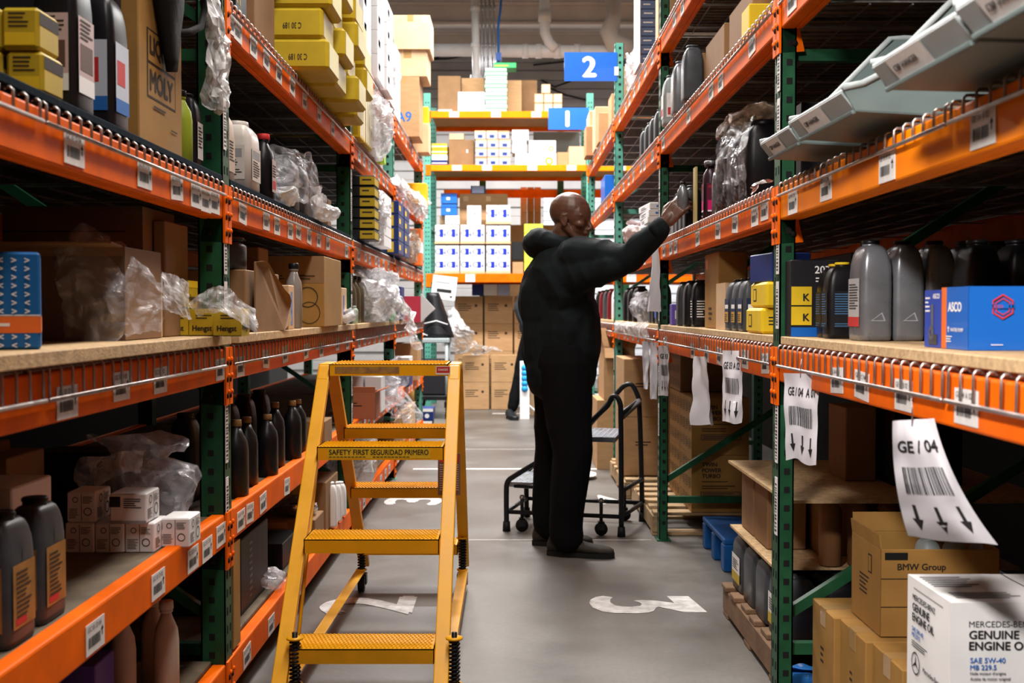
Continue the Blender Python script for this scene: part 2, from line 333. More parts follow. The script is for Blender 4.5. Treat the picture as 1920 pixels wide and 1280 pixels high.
# ---------------------------------------------------------------- pallet racks
XL, XR = -.785, .737
DEP = 1.05
YL = [.70, 3.2, 5.69, 7.75, 10.2]; YR = [.70, 3.2, 5.70, 8.15, 10.85]
BH = .09
def frame(side, Y, h, light, label, wx, z0=0):
    """upright frame: posts, braces, feet; Y = far edge of the posts"""
    X0 = XL if side < 0 else XR; m = GREEN_LIT if light else GREEN; Yn = Y - .075
    t = thing('upright_frame', (X0, Y - .0375, 0), label, 'rack upright', 'upright frames of the racks')
    for k, xo in enumerate((0, DEP - wx)):
        b = MB(); b.X = Matrix.Scale(side, 4, (1, 0, 0)); W = .0375
        b.box(xo, xo + .004, -W, W, .004, h, m); b.box(xo, xo + wx, -W, -W + .004, .004, h, m); b.box(xo, xo + wx, W - .004, W, .004, h, m); b.box(xo + wx - .004, xo + wx, -W, -W + .012, .004, h, m); b.box(xo + wx - .004, xo + wx, W - .012, W, .004, h, m)
        z = .08
        while z < h - .03:
            c = xo + wx * .55; b.box(c - .008, c + .008, -W - .0012, -W, z, z + .017, DARK)
            if k == 0:
                for yy in (-.016, .016): b.box(xo - .0012, xo, yy - .004, yy + .004, z + .012, z + .034, DARK)
            z += .0508
        b.build('post', t)
        b = MB(); b.X = Matrix.Scale(side, 4, (1, 0, 0)); b.box(xo - .012, xo + wx + .015, -.055, .055, 0, .006, m); b.build('foot_plate', t)
    z = .20; d = 1
    while z < h - .5:
        b = MB(); b.X = Matrix.Scale(side, 4, (1, 0, 0)); b.box(wx, DEP - wx, -.015, .015, z - .016, z + .016, m); b.build('horizontal_brace', t)
        b = MB(); b.X = Matrix.Scale(side, 4, (1, 0, 0)); b.bar((wx, 0, z + (.10 if d > 0 else .72)), (DEP - wx, 0, z + (.72 if d > 0 else .10)), .026, .028, m, (0, 1, 0)); b.build('diagonal_brace', t)
        z += .82; d = 1
    # strips of bar-code paper on the aisle face
    for k, (a, c) in enumerate(((.52, .68), (.72, .92), (1.09, 1.22), (1.24, 1.37), (1.58, 1.72), (1.74, 1.88))):
        b = MB(); b.X = Matrix.Scale(side, 4, (1, 0, 0)); b.box(-.0028, -.0013, -.034, -.004, a, c, LAB)
        zz = a + .01
        while zz < c - .02: q = R.uniform(.002, .006); b.box(-.0034, -.0028, -.028, -.010, zz, zz + q, INK); zz += q + R.uniform(.003, .007)
        b.build('barcode_strip', t)
    return t
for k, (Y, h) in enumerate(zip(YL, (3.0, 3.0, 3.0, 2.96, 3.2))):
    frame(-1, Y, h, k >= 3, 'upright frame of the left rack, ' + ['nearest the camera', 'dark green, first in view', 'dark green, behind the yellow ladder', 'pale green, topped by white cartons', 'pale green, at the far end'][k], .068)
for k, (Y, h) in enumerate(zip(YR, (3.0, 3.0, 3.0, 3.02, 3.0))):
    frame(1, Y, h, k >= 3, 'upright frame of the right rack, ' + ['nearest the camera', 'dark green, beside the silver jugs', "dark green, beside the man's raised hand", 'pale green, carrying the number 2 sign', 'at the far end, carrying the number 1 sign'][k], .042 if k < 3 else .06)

# bar-code labels: a few shared meshes, facing +X (left rack); mirrored use for the right rack
LABM = {}
def lab_mesh(side, txt, w=.095, h=.058):
    key = (side, txt)
    if key not in LABM:
        b = MB(); U = Vector((0, 1 if side < 0 else -1, 0)); n = Vector((1 if side < 0 else -1, 0, 0)); V = Vector((0, 0, 1))
        def rect(u0, u1, v0, v1, e, m): b.add([n * e + U * u + V * v for u, v in ((u0, v0), (u1, v0), (u1, v1), (u0, v1))], [(0, 1, 2, 3)], m)
        b.box(0, n.x * .0012, -w / 2, w / 2, -h / 2, h / 2, LAB)
        b.text(txt, n * .0018 - U * w * .42 + V * h * .24, U, V, h * .17, INK, maxw=w * .84, bold=0)
        u = -w * .38
        while u < w * .22: q = R.uniform(.0015, .004); rect(u, u + q, -h * .28, h * .06, .0018, INK); u += q + R.uniform(.001, .003)
        rect(w * .335, w * .375, -h * .12, h * .12, .0018, INK); b.add([n * .0018 + U * u + V * v for u, v in ((w * .28, h * .06), (w * .43, h * .06), (w * .355, h * .2))], [(0, 1, 2)], INK)
        o = b.build('barcode_label'); LABM[key] = o.data; bpy.data.objects.remove(o)
    return LABM[key]
CONN = {}
def connector(side, top):
    if (side, top) not in CONN:
        b = MB(); b.X = Matrix.Scale(side, 4, (1, 0, 0))
        b.box(-.006, 0, -.038, .002, -.155, .004, ORANGE)
        b.add([(-.003, -.0385, -.155), (.064, -.0385, -.150), (.05, -.0385, -.088), (.05, -.0385, .0), (-.003, -.0385, .0), (-.003, -.0345, -.155), (.064, -.0345, -.150), (.05, -.0345, -.088), (.05, -.0345, .0), (-.003, -.0345, .0)],
            [(0, 1, 2, 3, 4), (9, 8, 7, 6, 5), (0, 5, 6, 1), (1, 6, 7, 2), (2, 7, 8, 3), (3, 8, 9, 4), (4, 9, 5, 0)], ORANGE)
        b.cyl(.026, -.0365, 0, .001, .007, DARK)
        bb = MB()
        for z in (-.03, -.075, -.12): b.ell((-.007, -.012, z), (.005, .007, .007), ORANGE, n=8, k=6); b.ell((-.007, -.028, z - .01), (.004, .004, .008), DARK, n=8, k=5)
        q = MB(); q.X = Matrix.Scale(side, 4, (1, 0, 0)); q.tube([(.036, -.0395, -.128), (.036, -.044, -.128)], .008, DARK, 8)
        o = b.build('end_connector'); CONN[(side, top)] = o.data; bpy.data.objects.remove(o)
        o = q.build('locking_bolt'); CONN[(side, 'b')] = o.data; bpy.data.objects.remove(o)
    return CONN[(side, top)]
def child(name, me, parent, loc, rot=(0, 0, 0)):
    o = bpy.data.objects.new(name, me); COL.objects.link(o); o.parent = parent; o.location = loc; o.rotation_euler = rot; return o
TX = {-1: ['GC 01 D 04', 'GC 01 D 03', 'GC 02 B 02', 'GC 01 C 05'], 1: ['GE 04 C 05', 'GE 04 C 04', 'GE 03 B 02', 'GE 04 A 02']}
def beam(side, Ya, Yb, zb, label, labs=(), rear=True, m=ORANGE, h=BH):
    X0 = XL if side < 0 else XR
    t = thing('shelf_beam', (X0, (Ya + Yb) / 2, zb), label, 'shelf beam', 'orange beams of the racks')
    L = (Yb - .075 - Ya) / 2; off = -.0375
    b = MB(); b.X = Matrix.Scale(side, 4, (1, 0, 0)); b.box(0, .038, off - L, off + L, 0, h, m); b.box(.038, .058, off - L, off + L, 0, h - .028, m)
    b.build('beam', t, .005, 2)
    c = connector(side, 0)
    child('end_connector', c, t, (0, off - L - .002 + .0, h)); child('end_connector', c, t, (0, off + L + .0385, h))
    if rear is not None:
        for yy in (off - L - .002, off + L + .0385): child('locking_bolt', CONN[(side, 'b')], t, (0, yy, h))
    for i, y in enumerate(labs):
        tilt = R.choice((0, 0, 0, .05, -.06, .35 if R.random() < .15 else 0))
        child('barcode_label', lab_mesh(side, TX[side][i % 4]), t, (-side * .0008, y - (Ya + Yb) / 2, h * .42 + R.uniform(-.006, .006)), (tilt * -side, 0, 0))
    if rear:
        b = MB(); b.X = Matrix.Scale(side, 4, (1, 0, 0)); b.box(DEP - .04, DEP, off - L, off + L, 0, h, m)
        r = b.build('shelf_beam'); r.location = t.location; tag(r, label.replace(' front beam', ' rear beam'), 'shelf beam', 'orange beams of the racks')
    return t
DECK = {}
def deck_mesh(side, L, drop):
    key = (side, round(L, 3), drop)
    if key not in DECK:
        b = MB(); b.X = Matrix.Scale(side, 4, (1, 0, 0)); n = int(L / .0508); r = .0028
        for i in range(n + 1):
            y = -L / 2 + .01 + (L - .02) * i / n
            b.box(.006, DEP - .03, y - r, y + r, .002, .002 + 2 * r, STEEL)
            b.tube([(.012, y, .006), (-.002, y, .0055), (-.0065, y, .001), (-.007, y, -drop)], .0028, STEEL, 6)
        b.tube([(-.0095, -L / 2 + .004, .002 - drop), (-.0095, L / 2 - .004, .002 - drop)], .0042, STEEL, 6)
        for k in range(9): x = .03 + k * .12; b.box(x - r, x + r, -L / 2 + .01, L / 2 - .01, -.004, .002, STEEL)
        for y in (-L / 3, 0, L / 3): b.box(.06, DEP - .05, y - .02, y + .02, -.022, -.018, STEEL)
        o = b.build('wire_deck'); DECK[key] = o.data; bpy.data.objects.remove(o)
    return DECK[key]
def decks(side, Ya, Yb, zt, where):
    X0 = XL if side < 0 else XR; a, c = Ya + .005, Yb - .08; L = (c - a) / 2 - .006
    for k in range(2):
        y = a + (c - a) * (.25 + .5 * k); o = bpy.data.objects.new('wire_deck', deck_mesh(side, L, .052 if 'waist' in where else .032)); COL.objects.link(o)
        o.location = (X0, y, zt + .004); tag(o, 'wire mesh deck with hooked lip, %s half, %s' % (('nearer', 'farther')[k], where), 'wire deck', 'wire decks of the racks')
def board(side, Ya, Yb, z0, th, m, where, x0=.01, x1=DEP - .04, nm='shelf_board'):
    X0 = XL if side < 0 else XR; b = MB(); b.box(side * x0 if side > 0 else -x1, x1 if side > 0 else -x0, -(Yb - Ya) / 2, (Yb - Ya) / 2, 0, th, m)
    o = b.build(nm, bevel=.002); o.location = (X0, (Ya + Yb) / 2, z0); return tag(o, where, 'shelf board', 'shelf boards of the racks')
BAY = ['nearest bay', 'second bay', 'third bay', 'fourth bay']
ZL = {'ankle': .075, 'knee': .49, 'waist': .945, 'eye': 1.39, 'overhead': 1.905, 'top': 2.365}
ZR = {'waist': .945, 'eye': 1.387, 'overhead': 1.905, 'top': 2.40}
WORDS = {'ankle': 'ankle height', 'knee': 'knee height', 'waist': 'waist height', 'eye': 'eye height', 'overhead': 'above head height', 'top': 'the topmost level'}
def labys(side, pxs): return [yx(p, XL if side < 0 else XR) for p in pxs]
LAB_L = {(0, 'eye'): [142, 273, 333, 369, 387, 404], (0, 'waist'): [124, 226, 299, 412], (0, 'knee'): [172, 292, 358, 385, 411],
         (1, 'overhead'): [437, 449, 478, 502, 525, 550, 573, 600, 625], (1, 'eye'): [456, 500, 520, 545, 560, 580, 598, 615, 650], (1, 'waist'): [450, 498, 534, 573, 602, 632, 651],
         (1, 'knee'): [449, 466, 491, 536, 572, 590], (1, 'ankle'): [459, 505, 560]}
LAB_R = {(0, 'eye'): [1486, 1548, 1662, 1841], (0, 'waist'): [1571, 1618, 1697, 1815], (1, 'waist'): [1250, 1300, 1326, 1350, 1398, 1436],
         (1, 'eye'): [1245, 1258, 1267, 1308, 1346, 1378, 1415, 1433], (1, 'overhead'): [1408, 1350, 1332, 1290, 1243], (0, 'overhead'): [1482]}
for i in range(4):
    for lv, z in ZL.items():
        if i == 0 and lv in ('overhead', 'top'): continue
        ys = labys(-1, LAB_L[(i, lv)]) if (i, lv) in LAB_L else [YL[i] + .15 + (YL[i + 1] - YL[i] - .4) * (k + R.random() * .5) / 7 for k in range(7)]
        beam(-1, YL[i], YL[i + 1], z, 'orange front beam of the left rack, %s, %s' % (BAY[i], WORDS[lv]), ys)
        if lv in ('waist', 'eye', 'overhead', 'top'): decks(-1, YL[i], YL[i + 1], z + BH, 'left rack, %s, %s' % (BAY[i], WORDS[lv]))
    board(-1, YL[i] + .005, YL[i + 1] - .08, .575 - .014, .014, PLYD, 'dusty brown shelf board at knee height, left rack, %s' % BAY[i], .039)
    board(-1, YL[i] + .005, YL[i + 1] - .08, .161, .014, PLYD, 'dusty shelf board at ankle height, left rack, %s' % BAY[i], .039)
    board(-1, YL[i] + .01, YL[i + 1] - .08, 1.0475, .026, PLY, 'particle board on the wire deck at waist height, left rack, %s' % BAY[i], -.022)
    board(-1, YL[i] + .01, YL[i + 1] - .08, 1.4925, .016, NAVY, 'dark navy shelf mat at eye height, left rack, %s' % BAY[i], .0)
    for lv, z in ZR.items():
        if i == 0 and lv == 'top': continue
        if i == 0 and lv == 'overhead': pass
        ys = labys(1, LAB_R[(i, lv)]) if (i, lv) in LAB_R else [YR[i] + .15 + (YR[i + 1] - YR[i] - .4) * (k + R.random() * .5) / 7 for k in range(7)]
        beam(1, YR[i], YR[i + 1], z, 'orange front beam of the right rack, %s, %s' % (BAY[i], WORDS[lv]), ys, m=ORANGE_LIT if (i, lv) == (0, 'eye') else ORANGE)
        decks(1, YR[i], YR[i + 1], z + BH, 'right rack, %s, %s' % (BAY[i], WORDS[lv]))
    board(1, YR[i] + .01, YR[i + 1] - .08, 1.0475, .022, PLY, 'particle board on the wire deck at waist height, right rack, %s' % BAY[i], .002)

# cross rack at the end of the aisle
YC = 13.1; KC = YC / F
def cx(px): return (px - 957) * YC / 2140
def cz(py): return CZ + (582 - py) * YC / 2140
CX0, CX1, CX2 = cx(795), cx(1099), cx(1400)
for k, x in enumerate((CX0, CX1, CX2)):
    t = thing('upright_frame', (x, YC, 0), 'pale green upright of the cross rack, ' + ['left of the blue and white cartons', "above the man's head", 'hidden behind the right rack'][k], 'rack upright', 'upright frames of the cross rack')
    for yy in (0, .95):
        b = MB(); b.box(0, .08, yy, yy + .06, 0, 3.62, GREEN_LIT); z = .1
        while z < 3.55: b.box(.02, .032, yy - .0015, yy, z, z + .014, DARK); b.box(.05, .062, yy - .0015, yy, z, z + .014, DARK); z += .0508
        b.build('post', t, .004)
    for z in (.3, 1.2, 2.1, 3.0): b = MB(); b.box(.025, .055, .06, .95, z, z + .03, GREEN_LIT); b.build('horizontal_brace', t)
CLV = (1.462, 2.735, 3.34)
for i, (a, c) in enumerate(((CX0 + .08, CX1), (CX1 + .08, CX2))):
    for k, z in enumerate(CLV):
        hh = (.10, .07, .075)[k]
        t = thing('shelf_beam', (a, YC, z), '%s front beam of the cross rack, %s level, %s' % (('orange', 'amber', 'amber')[k], ('lowest', 'middle', 'top')[k], ('left', 'right')[i]), 'shelf beam', 'beams of the cross rack')  # upper beams are orange, their amber is strong light in the colour
        b = MB(); b.box(0, c - a, -.004, .05, 0, hh, (ORANGE, ORANGE_LIT, ORANGE_LIT)[k]); b.build('beam', t, .004)
        for x in (-.055, c - a + .0): b = MB(); b.box(x, x + .055, -.012, -.005, -.05, hh, ORANGE); b.build('end_connector', t)
        n = (2, 4, 4)[k]
        for j in range(n): x = (c - a) * (j + .3 + R.random() * .3) / n; b = MB(); b.box(x, x + .11, -.0065, -.0045, .006, hh - .006, WHITE); b.build('price_label', t)
        b = MB(); b.box(0, c - a, .97, 1.01, 0, hh, (ORANGE, ORANGE, ORANGE)[k]); o = b.build('shelf_beam'); o.location = (a, YC, z - .0); tag(o, 'rear beam of the cross rack, %s level, %s' % (('lowest', 'middle', 'top')[k], ('left', 'right')[i]), 'shelf beam', 'beams of the cross rack')
        b = MB(); b.box(.002, c - a - .002, .052, .968, hh - .03, hh - .012, CARDY); o = b.build('shelf_board'); o.location = (a, YC, z); tag(o, 'wooden shelf board of the cross rack, %s level, %s' % (('lowest', 'middle', 'top')[k], ('left', 'right')[i]), 'shelf board', 'boards of the cross rack')
# the red-orange rear rack beam seen under the middle level
b = MB(); b.box(cx(820), cx(1180), YC + 1.35, YC + 1.4, cz(349) + .0, cz(333), ORANGE); 
for px in (900, 1060, 1195):
    b.box(cx(px) - .04, cx(px) + .04, YC + 1.28, YC + 1.34, 0, 3.5, GREEN)
tag(b.build('rear_rack'), 'orange beam and green posts of the rack behind the cross rack', 'rack')

for i in range(4):  # thin sheets added over the decks to keep their undersides dark
    for lv, nm in (('eye', 'eye height'), ('overhead', 'above head height'), ('top', 'the topmost level')):
        if i == 0 and lv == 'top': continue
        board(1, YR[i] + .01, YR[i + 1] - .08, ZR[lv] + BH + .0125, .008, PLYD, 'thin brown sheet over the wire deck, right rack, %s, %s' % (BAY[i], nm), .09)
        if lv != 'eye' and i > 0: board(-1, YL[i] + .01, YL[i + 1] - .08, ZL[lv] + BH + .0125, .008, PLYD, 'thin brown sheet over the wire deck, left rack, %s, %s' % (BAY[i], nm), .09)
# ---------------------------------------------------------------- item builders
def face(w, d, h, which):
    """origin (lower left as seen), right vector, up vector, width, height of a box face; box stands on z=0, centred"""
    e = .0006
    return {'F': (Vector((-w / 2, -d / 2 - e, 0)), Vector((1, 0, 0)), Vector((0, 0, 1)), w, h),
            'L': (Vector((-w / 2 - e, d / 2, 0)), Vector((0, -1, 0)), Vector((0, 0, 1)), d, h),
            'R': (Vector((w / 2 + e, -d / 2, 0)), Vector((0, 1, 0)), Vector((0, 0, 1)), d, h),
            'T': (Vector((-w / 2, -d / 2, h + e)), Vector((1, 0, 0)), Vector((0, 1, 0)), w, d)}[which]
def decal(b, w, d, h, which, items):
    O, U, V, W, H = face(w, d, h, which); N = U.cross(V)
    for k, it in enumerate(items):
        kind, x, y, a, c, m = it[:6]; P = O + U * (x * W) + V * (y * H) + N * (.0003 * min(k, 7))
        if kind == 'r': b.quad(P, P + U * (a * W), P + U * (a * W) + V * (c * H), P + V * (c * H), m)
        elif kind == 't': b.text(it[6], P, U, V, c * H, m, maxw=a * W if a else None, bold=it[7] if len(it) > 7 else .02)
        elif kind == 't180': b.text(it[6], P + U * (a * W) + V * (c * H), -U, -V, c * H, m, maxw=a * W, bold=.02)
        elif kind == 'hex':
            vs = [P + U * (math.cos(PI / 6 + PI / 3 * i) * q * a * W) + V * (math.sin(PI / 6 + PI / 3 * i) * q * a * W * 1.05) for q in (.5, .43) for i in range(6)]; b.add(vs, [(i, (i + 1) % 6, 6 + (i + 1) % 6, 6 + i) for i in range(6)], m)
        elif kind == 'bars':
            u = 0
            while u < a * W * .96: q = R.uniform(.008, .03) * a * W; b.quad(P + U * u, P + U * (u + q), P + U * (u + q) + V * (c * H), P + V * (c * H), m); u += q + R.uniform(.01, .03) * a * W
        elif kind == 'lines':
            n = it[6]
            for j in range(n): q = P + V * (c * H * (j + .3) / n); l = a * W * R.uniform(.6, 1); b.quad(q, q + U * l, q + U * l + V * (c * H / n * .4), q + V * (c * H / n * .4), m)
        elif kind == 'arrow': b.add([P + U * (a * W * u) + V * (c * H * v) for u, v in ((.35, 0), (.65, 0), (.65, .6), (1, .6), (.5, 1), (0, .6), (.35, .6))], [(0, 1, 2, 3, 4, 5, 6)], m)
        elif kind == 'down': b.add([P + U * (a * W * u) + V * (c * H * (1 - v)) for u, v in ((.35, 0), (.65, 0), (.65, .6), (1, .6), (.5, 1), (0, .6), (.35, .6))][::-1], [(0, 1, 2, 3, 4, 5, 6)], m)
        elif kind == 'ring':
            n = 20; r = a * W / 2; ri = r * it[6]; C = P
            vs = [C + U * (math.cos(2 * PI * i / n) * q) + V * (math.sin(2 * PI * i / n) * q) for q in (r, ri) for i in range(n)]
            b.add(vs, [(i, (i + 1) % n, n + (i + 1) % n, n + i) for i in range(n)], m)
            if len(it) > 7:
                for i in range(3): an = PI / 2 + i * 2 * PI / 3; d_ = U * math.cos(an) + V * math.sin(an); s_ = N.cross(d_); b.add([C + s_ * r * .14, C - s_ * r * .14, C + d_ * r], [(0, 1, 2)], m)
def carton(loc, w, d, h, m, label, group=None, rz=0, name='carton', cat='box', dec=None, tape='T', parts=True, flaps=None, bev=.003):
    """loc = middle of the base.  dec = {face: items}"""
    dec = dec or {}
    if not parts:
        b = MB(); b.box(-w / 2, w / 2, -d / 2, d / 2, 0, h, m)
        for f, it in dec.items(): decal(b, w, d, h, f, it)
        o = b.build(name, bevel=bev); o.location = loc; o.rotation_euler = (0, 0, rz); return tag(o, label, cat, group)
    t = thing(name, loc, label, cat, group, rz)
    b = MB(); 
    if flaps:
        k = .004
        b.box(-w / 2, w / 2, -d / 2, -d / 2 + k, 0, h, m); b.box(-w / 2, w / 2, d / 2 - k, d / 2, 0, h, m); b.box(-w / 2, -w / 2 + k, -d / 2, d / 2, 0, h, m); b.box(w / 2 - k, w / 2, -d / 2, d / 2, 0, h, m); b.box(-w / 2, w / 2, -d / 2, d / 2, 0, k, m)
    else: b.box(-w / 2, w / 2, -d / 2, d / 2, 0, h, m)
    for f, it in dec.items(): decal(b, w, d, h, f, it)
    b.build('carton_body', t, bev)
    if flaps:
        for f, an, ln in flaps:          # flap on face f, opened by angle (0 = straight up), length
            k = .004; c, s_ = math.cos(an) * ln, math.sin(an) * ln; q = MB()
            if f in 'FB': y = -d / 2 if f == 'F' else d / 2; sg = -1 if f == 'F' else 1; q.bar((0, y - sg * k / 2, h), (0, y - sg * k / 2 + sg * s_, h + c), w * .98, k, m, (1, 0, 0))
            else: x = -w / 2 if f == 'L' else w / 2; sg = -1 if f == 'L' else 1; q.bar((x - sg * k / 2, 0, h), (x - sg * k / 2 + sg * s_, 0, h + c), d * .98, k, m, (0, 1, 0))
            q.build('flap', t)
    elif tape:
        q = MB(); e = .0008; l = min(.05, h * .3)
        if w >= d: q.box(-w / 2 - e, w / 2 + e, -.024, .024, h - l if 0 else h, h + e, TAPE); q.box(w / 2, w / 2 + e, -.024, .024, h - l, h, TAPE); q.box(-w / 2 - e, -w / 2, -.024, .024, h - l, h, TAPE)
        else: q.box(-.024, .024, -d / 2 - e, d / 2 + e, h, h + e, TAPE); q.box(-.024, .024, -d / 2 - e, -d / 2, h - l, h, TAPE); q.box(-.024, .024, d / 2, d / 2 + e, h - l, h, TAPE)
        q.build('packing_tape', t)
    return t
def srect(w, d, z, n=24, p=3.2, ox=0, oy=0):
    out = []
    for k in range(n):
        a = 2 * PI * k / n; c, s_ = math.cos(a), math.sin(a)
        out.append((ox + w / 2 * math.copysign(abs(c) ** (2 / p), c), oy + d / 2 * math.copysign(abs(s_) ** (2 / p), s_), z))
    return out
BOT = {
 'litre': [(0, .90, .86), (.015, .98, .97), (.06, 1, 1), (.55, 1, 1), (.68, .98, .985), (.78, .92, .95), (.86, .81, .87), (.91, .68, .77), (.94, .52, .62), (.95, .36, .46)],
 'round': [(0, .92, .92), (.02, 1, 1), (.70, 1, 1), (.78, .92, .92), (.85, .66, .66), (.89, .42, .42), (.92, .36, .36)],
 'slim': [(0, .9, .9), (.02, 1, 1), (.6, 1, 1), (.72, .9, .9), (.82, .55, .6), (.90, .34, .42)],
 'jug': [(0, .94, .92), (.02, 1, 1), (.60, 1, 1), (.74, .98, .98), (.84, .90, .94), (.90, .72, .84), (.92, .66, .80)]}
def bottle(loc, w, d, h, style, m, capm, label, group=None, rz=0, cat='bottle', lab=None, labm=LAB, name='oil_bottle', capr=None, capx=0, dec=None, handle=False, crease=False):
    """w along X, d along Y.  lab: list of faces with a paper label"""
    t = thing(name, loc, label, cat, group, rz); b = MB(); rings = []
    pr = BOT[style]
    for z, a, c in pr: rings.append(srect(w * a, d * c, z * h, p=2.2 if style in ('round', 'slim') else 5.5, oy=capx * d * max(0, (z - .75) / .2) if style != 'jug' else 0))
    b.loft(rings, m)
    if crease:
        for sx in (-1, 1):
            b.add([(sx * w * .5 * .995, -d * .06, h * .55), (sx * w * .505, 0, h * .80), (sx * w * .5 * .995, d * .06, h * .55)], [(0, 1, 2)], m)
    b.build('bottle_body', t)
    r = capr or min(w, d) * .32; cxo = capx * d; zc = h * pr[-1][0]
    b = MB(); b.cyl(0, cxo, zc - .004, zc + h * .015, r * .9, m, 14); b.cyl(0, cxo, zc + h * .015, h, r, capm, 16, r * .94)
    for k in range(0): pass
    b.build('cap', t, .0015)
    if handle:
        q = MB(); z1 = h * .9; q.tube([(0, d * .38, h * .52), (0, d * .47, h * .70), (0, d * .36, z1 - .01), (0, d * .08, z1 + .012), (0, -d * .18, z1 - .004)], [w * .11] * 5, m, 10); q.build('handle', t)
    for k, f in enumerate(lab or ()):
        q = MB(); e = .0012; z0, z1 = h * .14, h * .62
        W = (d if f in 'LR' else w); a = W * .36
        P = {'F': lambda u, z: Vector((u, -d / 2 - e, z)), 'R': lambda u, z: Vector((w / 2 + e, u, z)), 'L': lambda u, z: Vector((-w / 2 - e, -u, z))}[f]
        q.quad(P(-a, z0), P(a, z0), P(a, z1), P(-a, z1), labm); U = P(1, 0) - P(0, 0); N = U.cross(Vector((0, 0, 1))) * .0004
        for it in (dec or [('lines', .1, .3, .8, .6, INK, 7)]):
            kind, x, y, aa, cc, mm = it[:6]; O = P(-a + 2 * a * x, z0 + (z1 - z0) * y) + N; ww = 2 * a * aa; hh = (z1 - z0) * cc; V = Vector((0, 0, 1))
            if kind == 'r': q.quad(O, O + U * ww, O + U * ww + V * hh, O + V * hh, mm)
            elif kind == 't': q.text(it[6], O + N, U, V, hh, mm, maxw=ww)
            else:
                for j in range(it[6]): p = O + N + V * (hh * (j + .3) / it[6]); l = ww * R.uniform(.6, 1); q.quad(p, p + U * l, p + U * l + V * (hh / it[6] * .4), p + V * (hh / it[6] * .4), mm)
        q.build('paper_label', t)
    return t
def catmull(a, b, c, d, t): return .5 * ((2 * b) + (c - a) * t + (2 * a - 5 * b + 4 * c - d) * t * t + (3 * b - a - 3 * c + d) * t ** 3)
def film(rows, label, m=FILM, amp=.02, seed=1, n=5, name='plastic_film', cat='plastic film', freq=7, kind=None, close=False, build=True, ragged=True):
    """crumpled sheet through a grid of points, rows of equal length"""
    G = [[Vector(p) for p in r] for r in rows]
    def up(L, n):
        out = []
        for i in range(len(L) - 1):
            a, b_, c, d = L[max(i - 1, 0)], L[i], L[i + 1], L[min(i + 2, len(L) - 1)]
            for k in range(n): out.append(catmull(a, b_, c, d, k / n))
        return out + [L[-1]]
    G = [up(r, n) for r in G]; G = [list(r) for r in zip(*[up(list(c), n) for c in zip(*G)])]
    off = Vector((seed * 3.7, seed * 1.3, seed * 2.1)); nr, nc = len(G), len(G[0]); V = []
    for i in range(nr):
        for j in range(nc):
            p = G[i][j]; q = p * freq + off
            d = Vector((noise.noise(q), noise.noise(q + Vector((9, 0, 0))), noise.noise(q + Vector((0, 9, 0))))) + .5 * noise.noise_vector(q * 2.7) + .25 * noise.noise_vector(q * 6)
            r_ = 1 - abs(noise.noise(q * 1.7 + Vector((5, 5, 5)))) * 2
            V.append(p + d * amp + Vector((0, 0, 1)) * (amp * .4 * r_ * (1 if ragged and (i in (0, nr - 1) or j in (0, nc - 1)) else 0)))
    fs = [(i * nc + j, i * nc + j + 1, (i + 1) * nc + j + 1, (i + 1) * nc + j) for i in range(nr - 1) for j in range(nc - 1)]
    b = MB(); b.add(V, fs, m, False); o = b.build(name)
    c = sum((Vector(v) for v in V), Vector()) / len(V)
    zmin = min(v[2] for v in V); c.z = zmin
    for v in o.data.vertices: v.co -= c
    o.location = c
    return tag(o, label, cat, None, kind)
def bag(c, r, label, m=FILM, amp=.03, seed=1, name='plastic_bag', cat='plastic bag', top=.25, freq=8, flat=0):
    """crumpled closed bag with a gathered, ruffled mouth; c = middle of its base"""
    b = MB(); n = 40; k = 26; rings = []; off = Vector((seed * 2.3, seed, seed * 4.1)); c = Vector(c)
    for i in range(k + 1):
        t = i / k; z = 2 * r[2] * t
        q = math.sin(PI * min(1, t / (1 - top) * .5 + .12)) if t < 1 - top else .32 + .45 * (t - (1 - top)) / top
        if t < .06: q *= .5 + t * 8
        ring = []
        for j in range(n):
            a = 2 * PI * j / n; p = Vector((r[0] * q * math.cos(a), r[1] * q * math.sin(a), z)); s_ = (p + c) * freq + off
            p += (noise.noise_vector(s_) + .6 * noise.noise_vector(s_ * 2.3) + .3 * noise.noise_vector(s_ * 5)) * amp; p.z = max(p.z, 0); ring.append(p)
        rings.append(ring)
    b.loft(rings, m, False); o = b.build(name); o.location = c; return tag(o, label, cat)

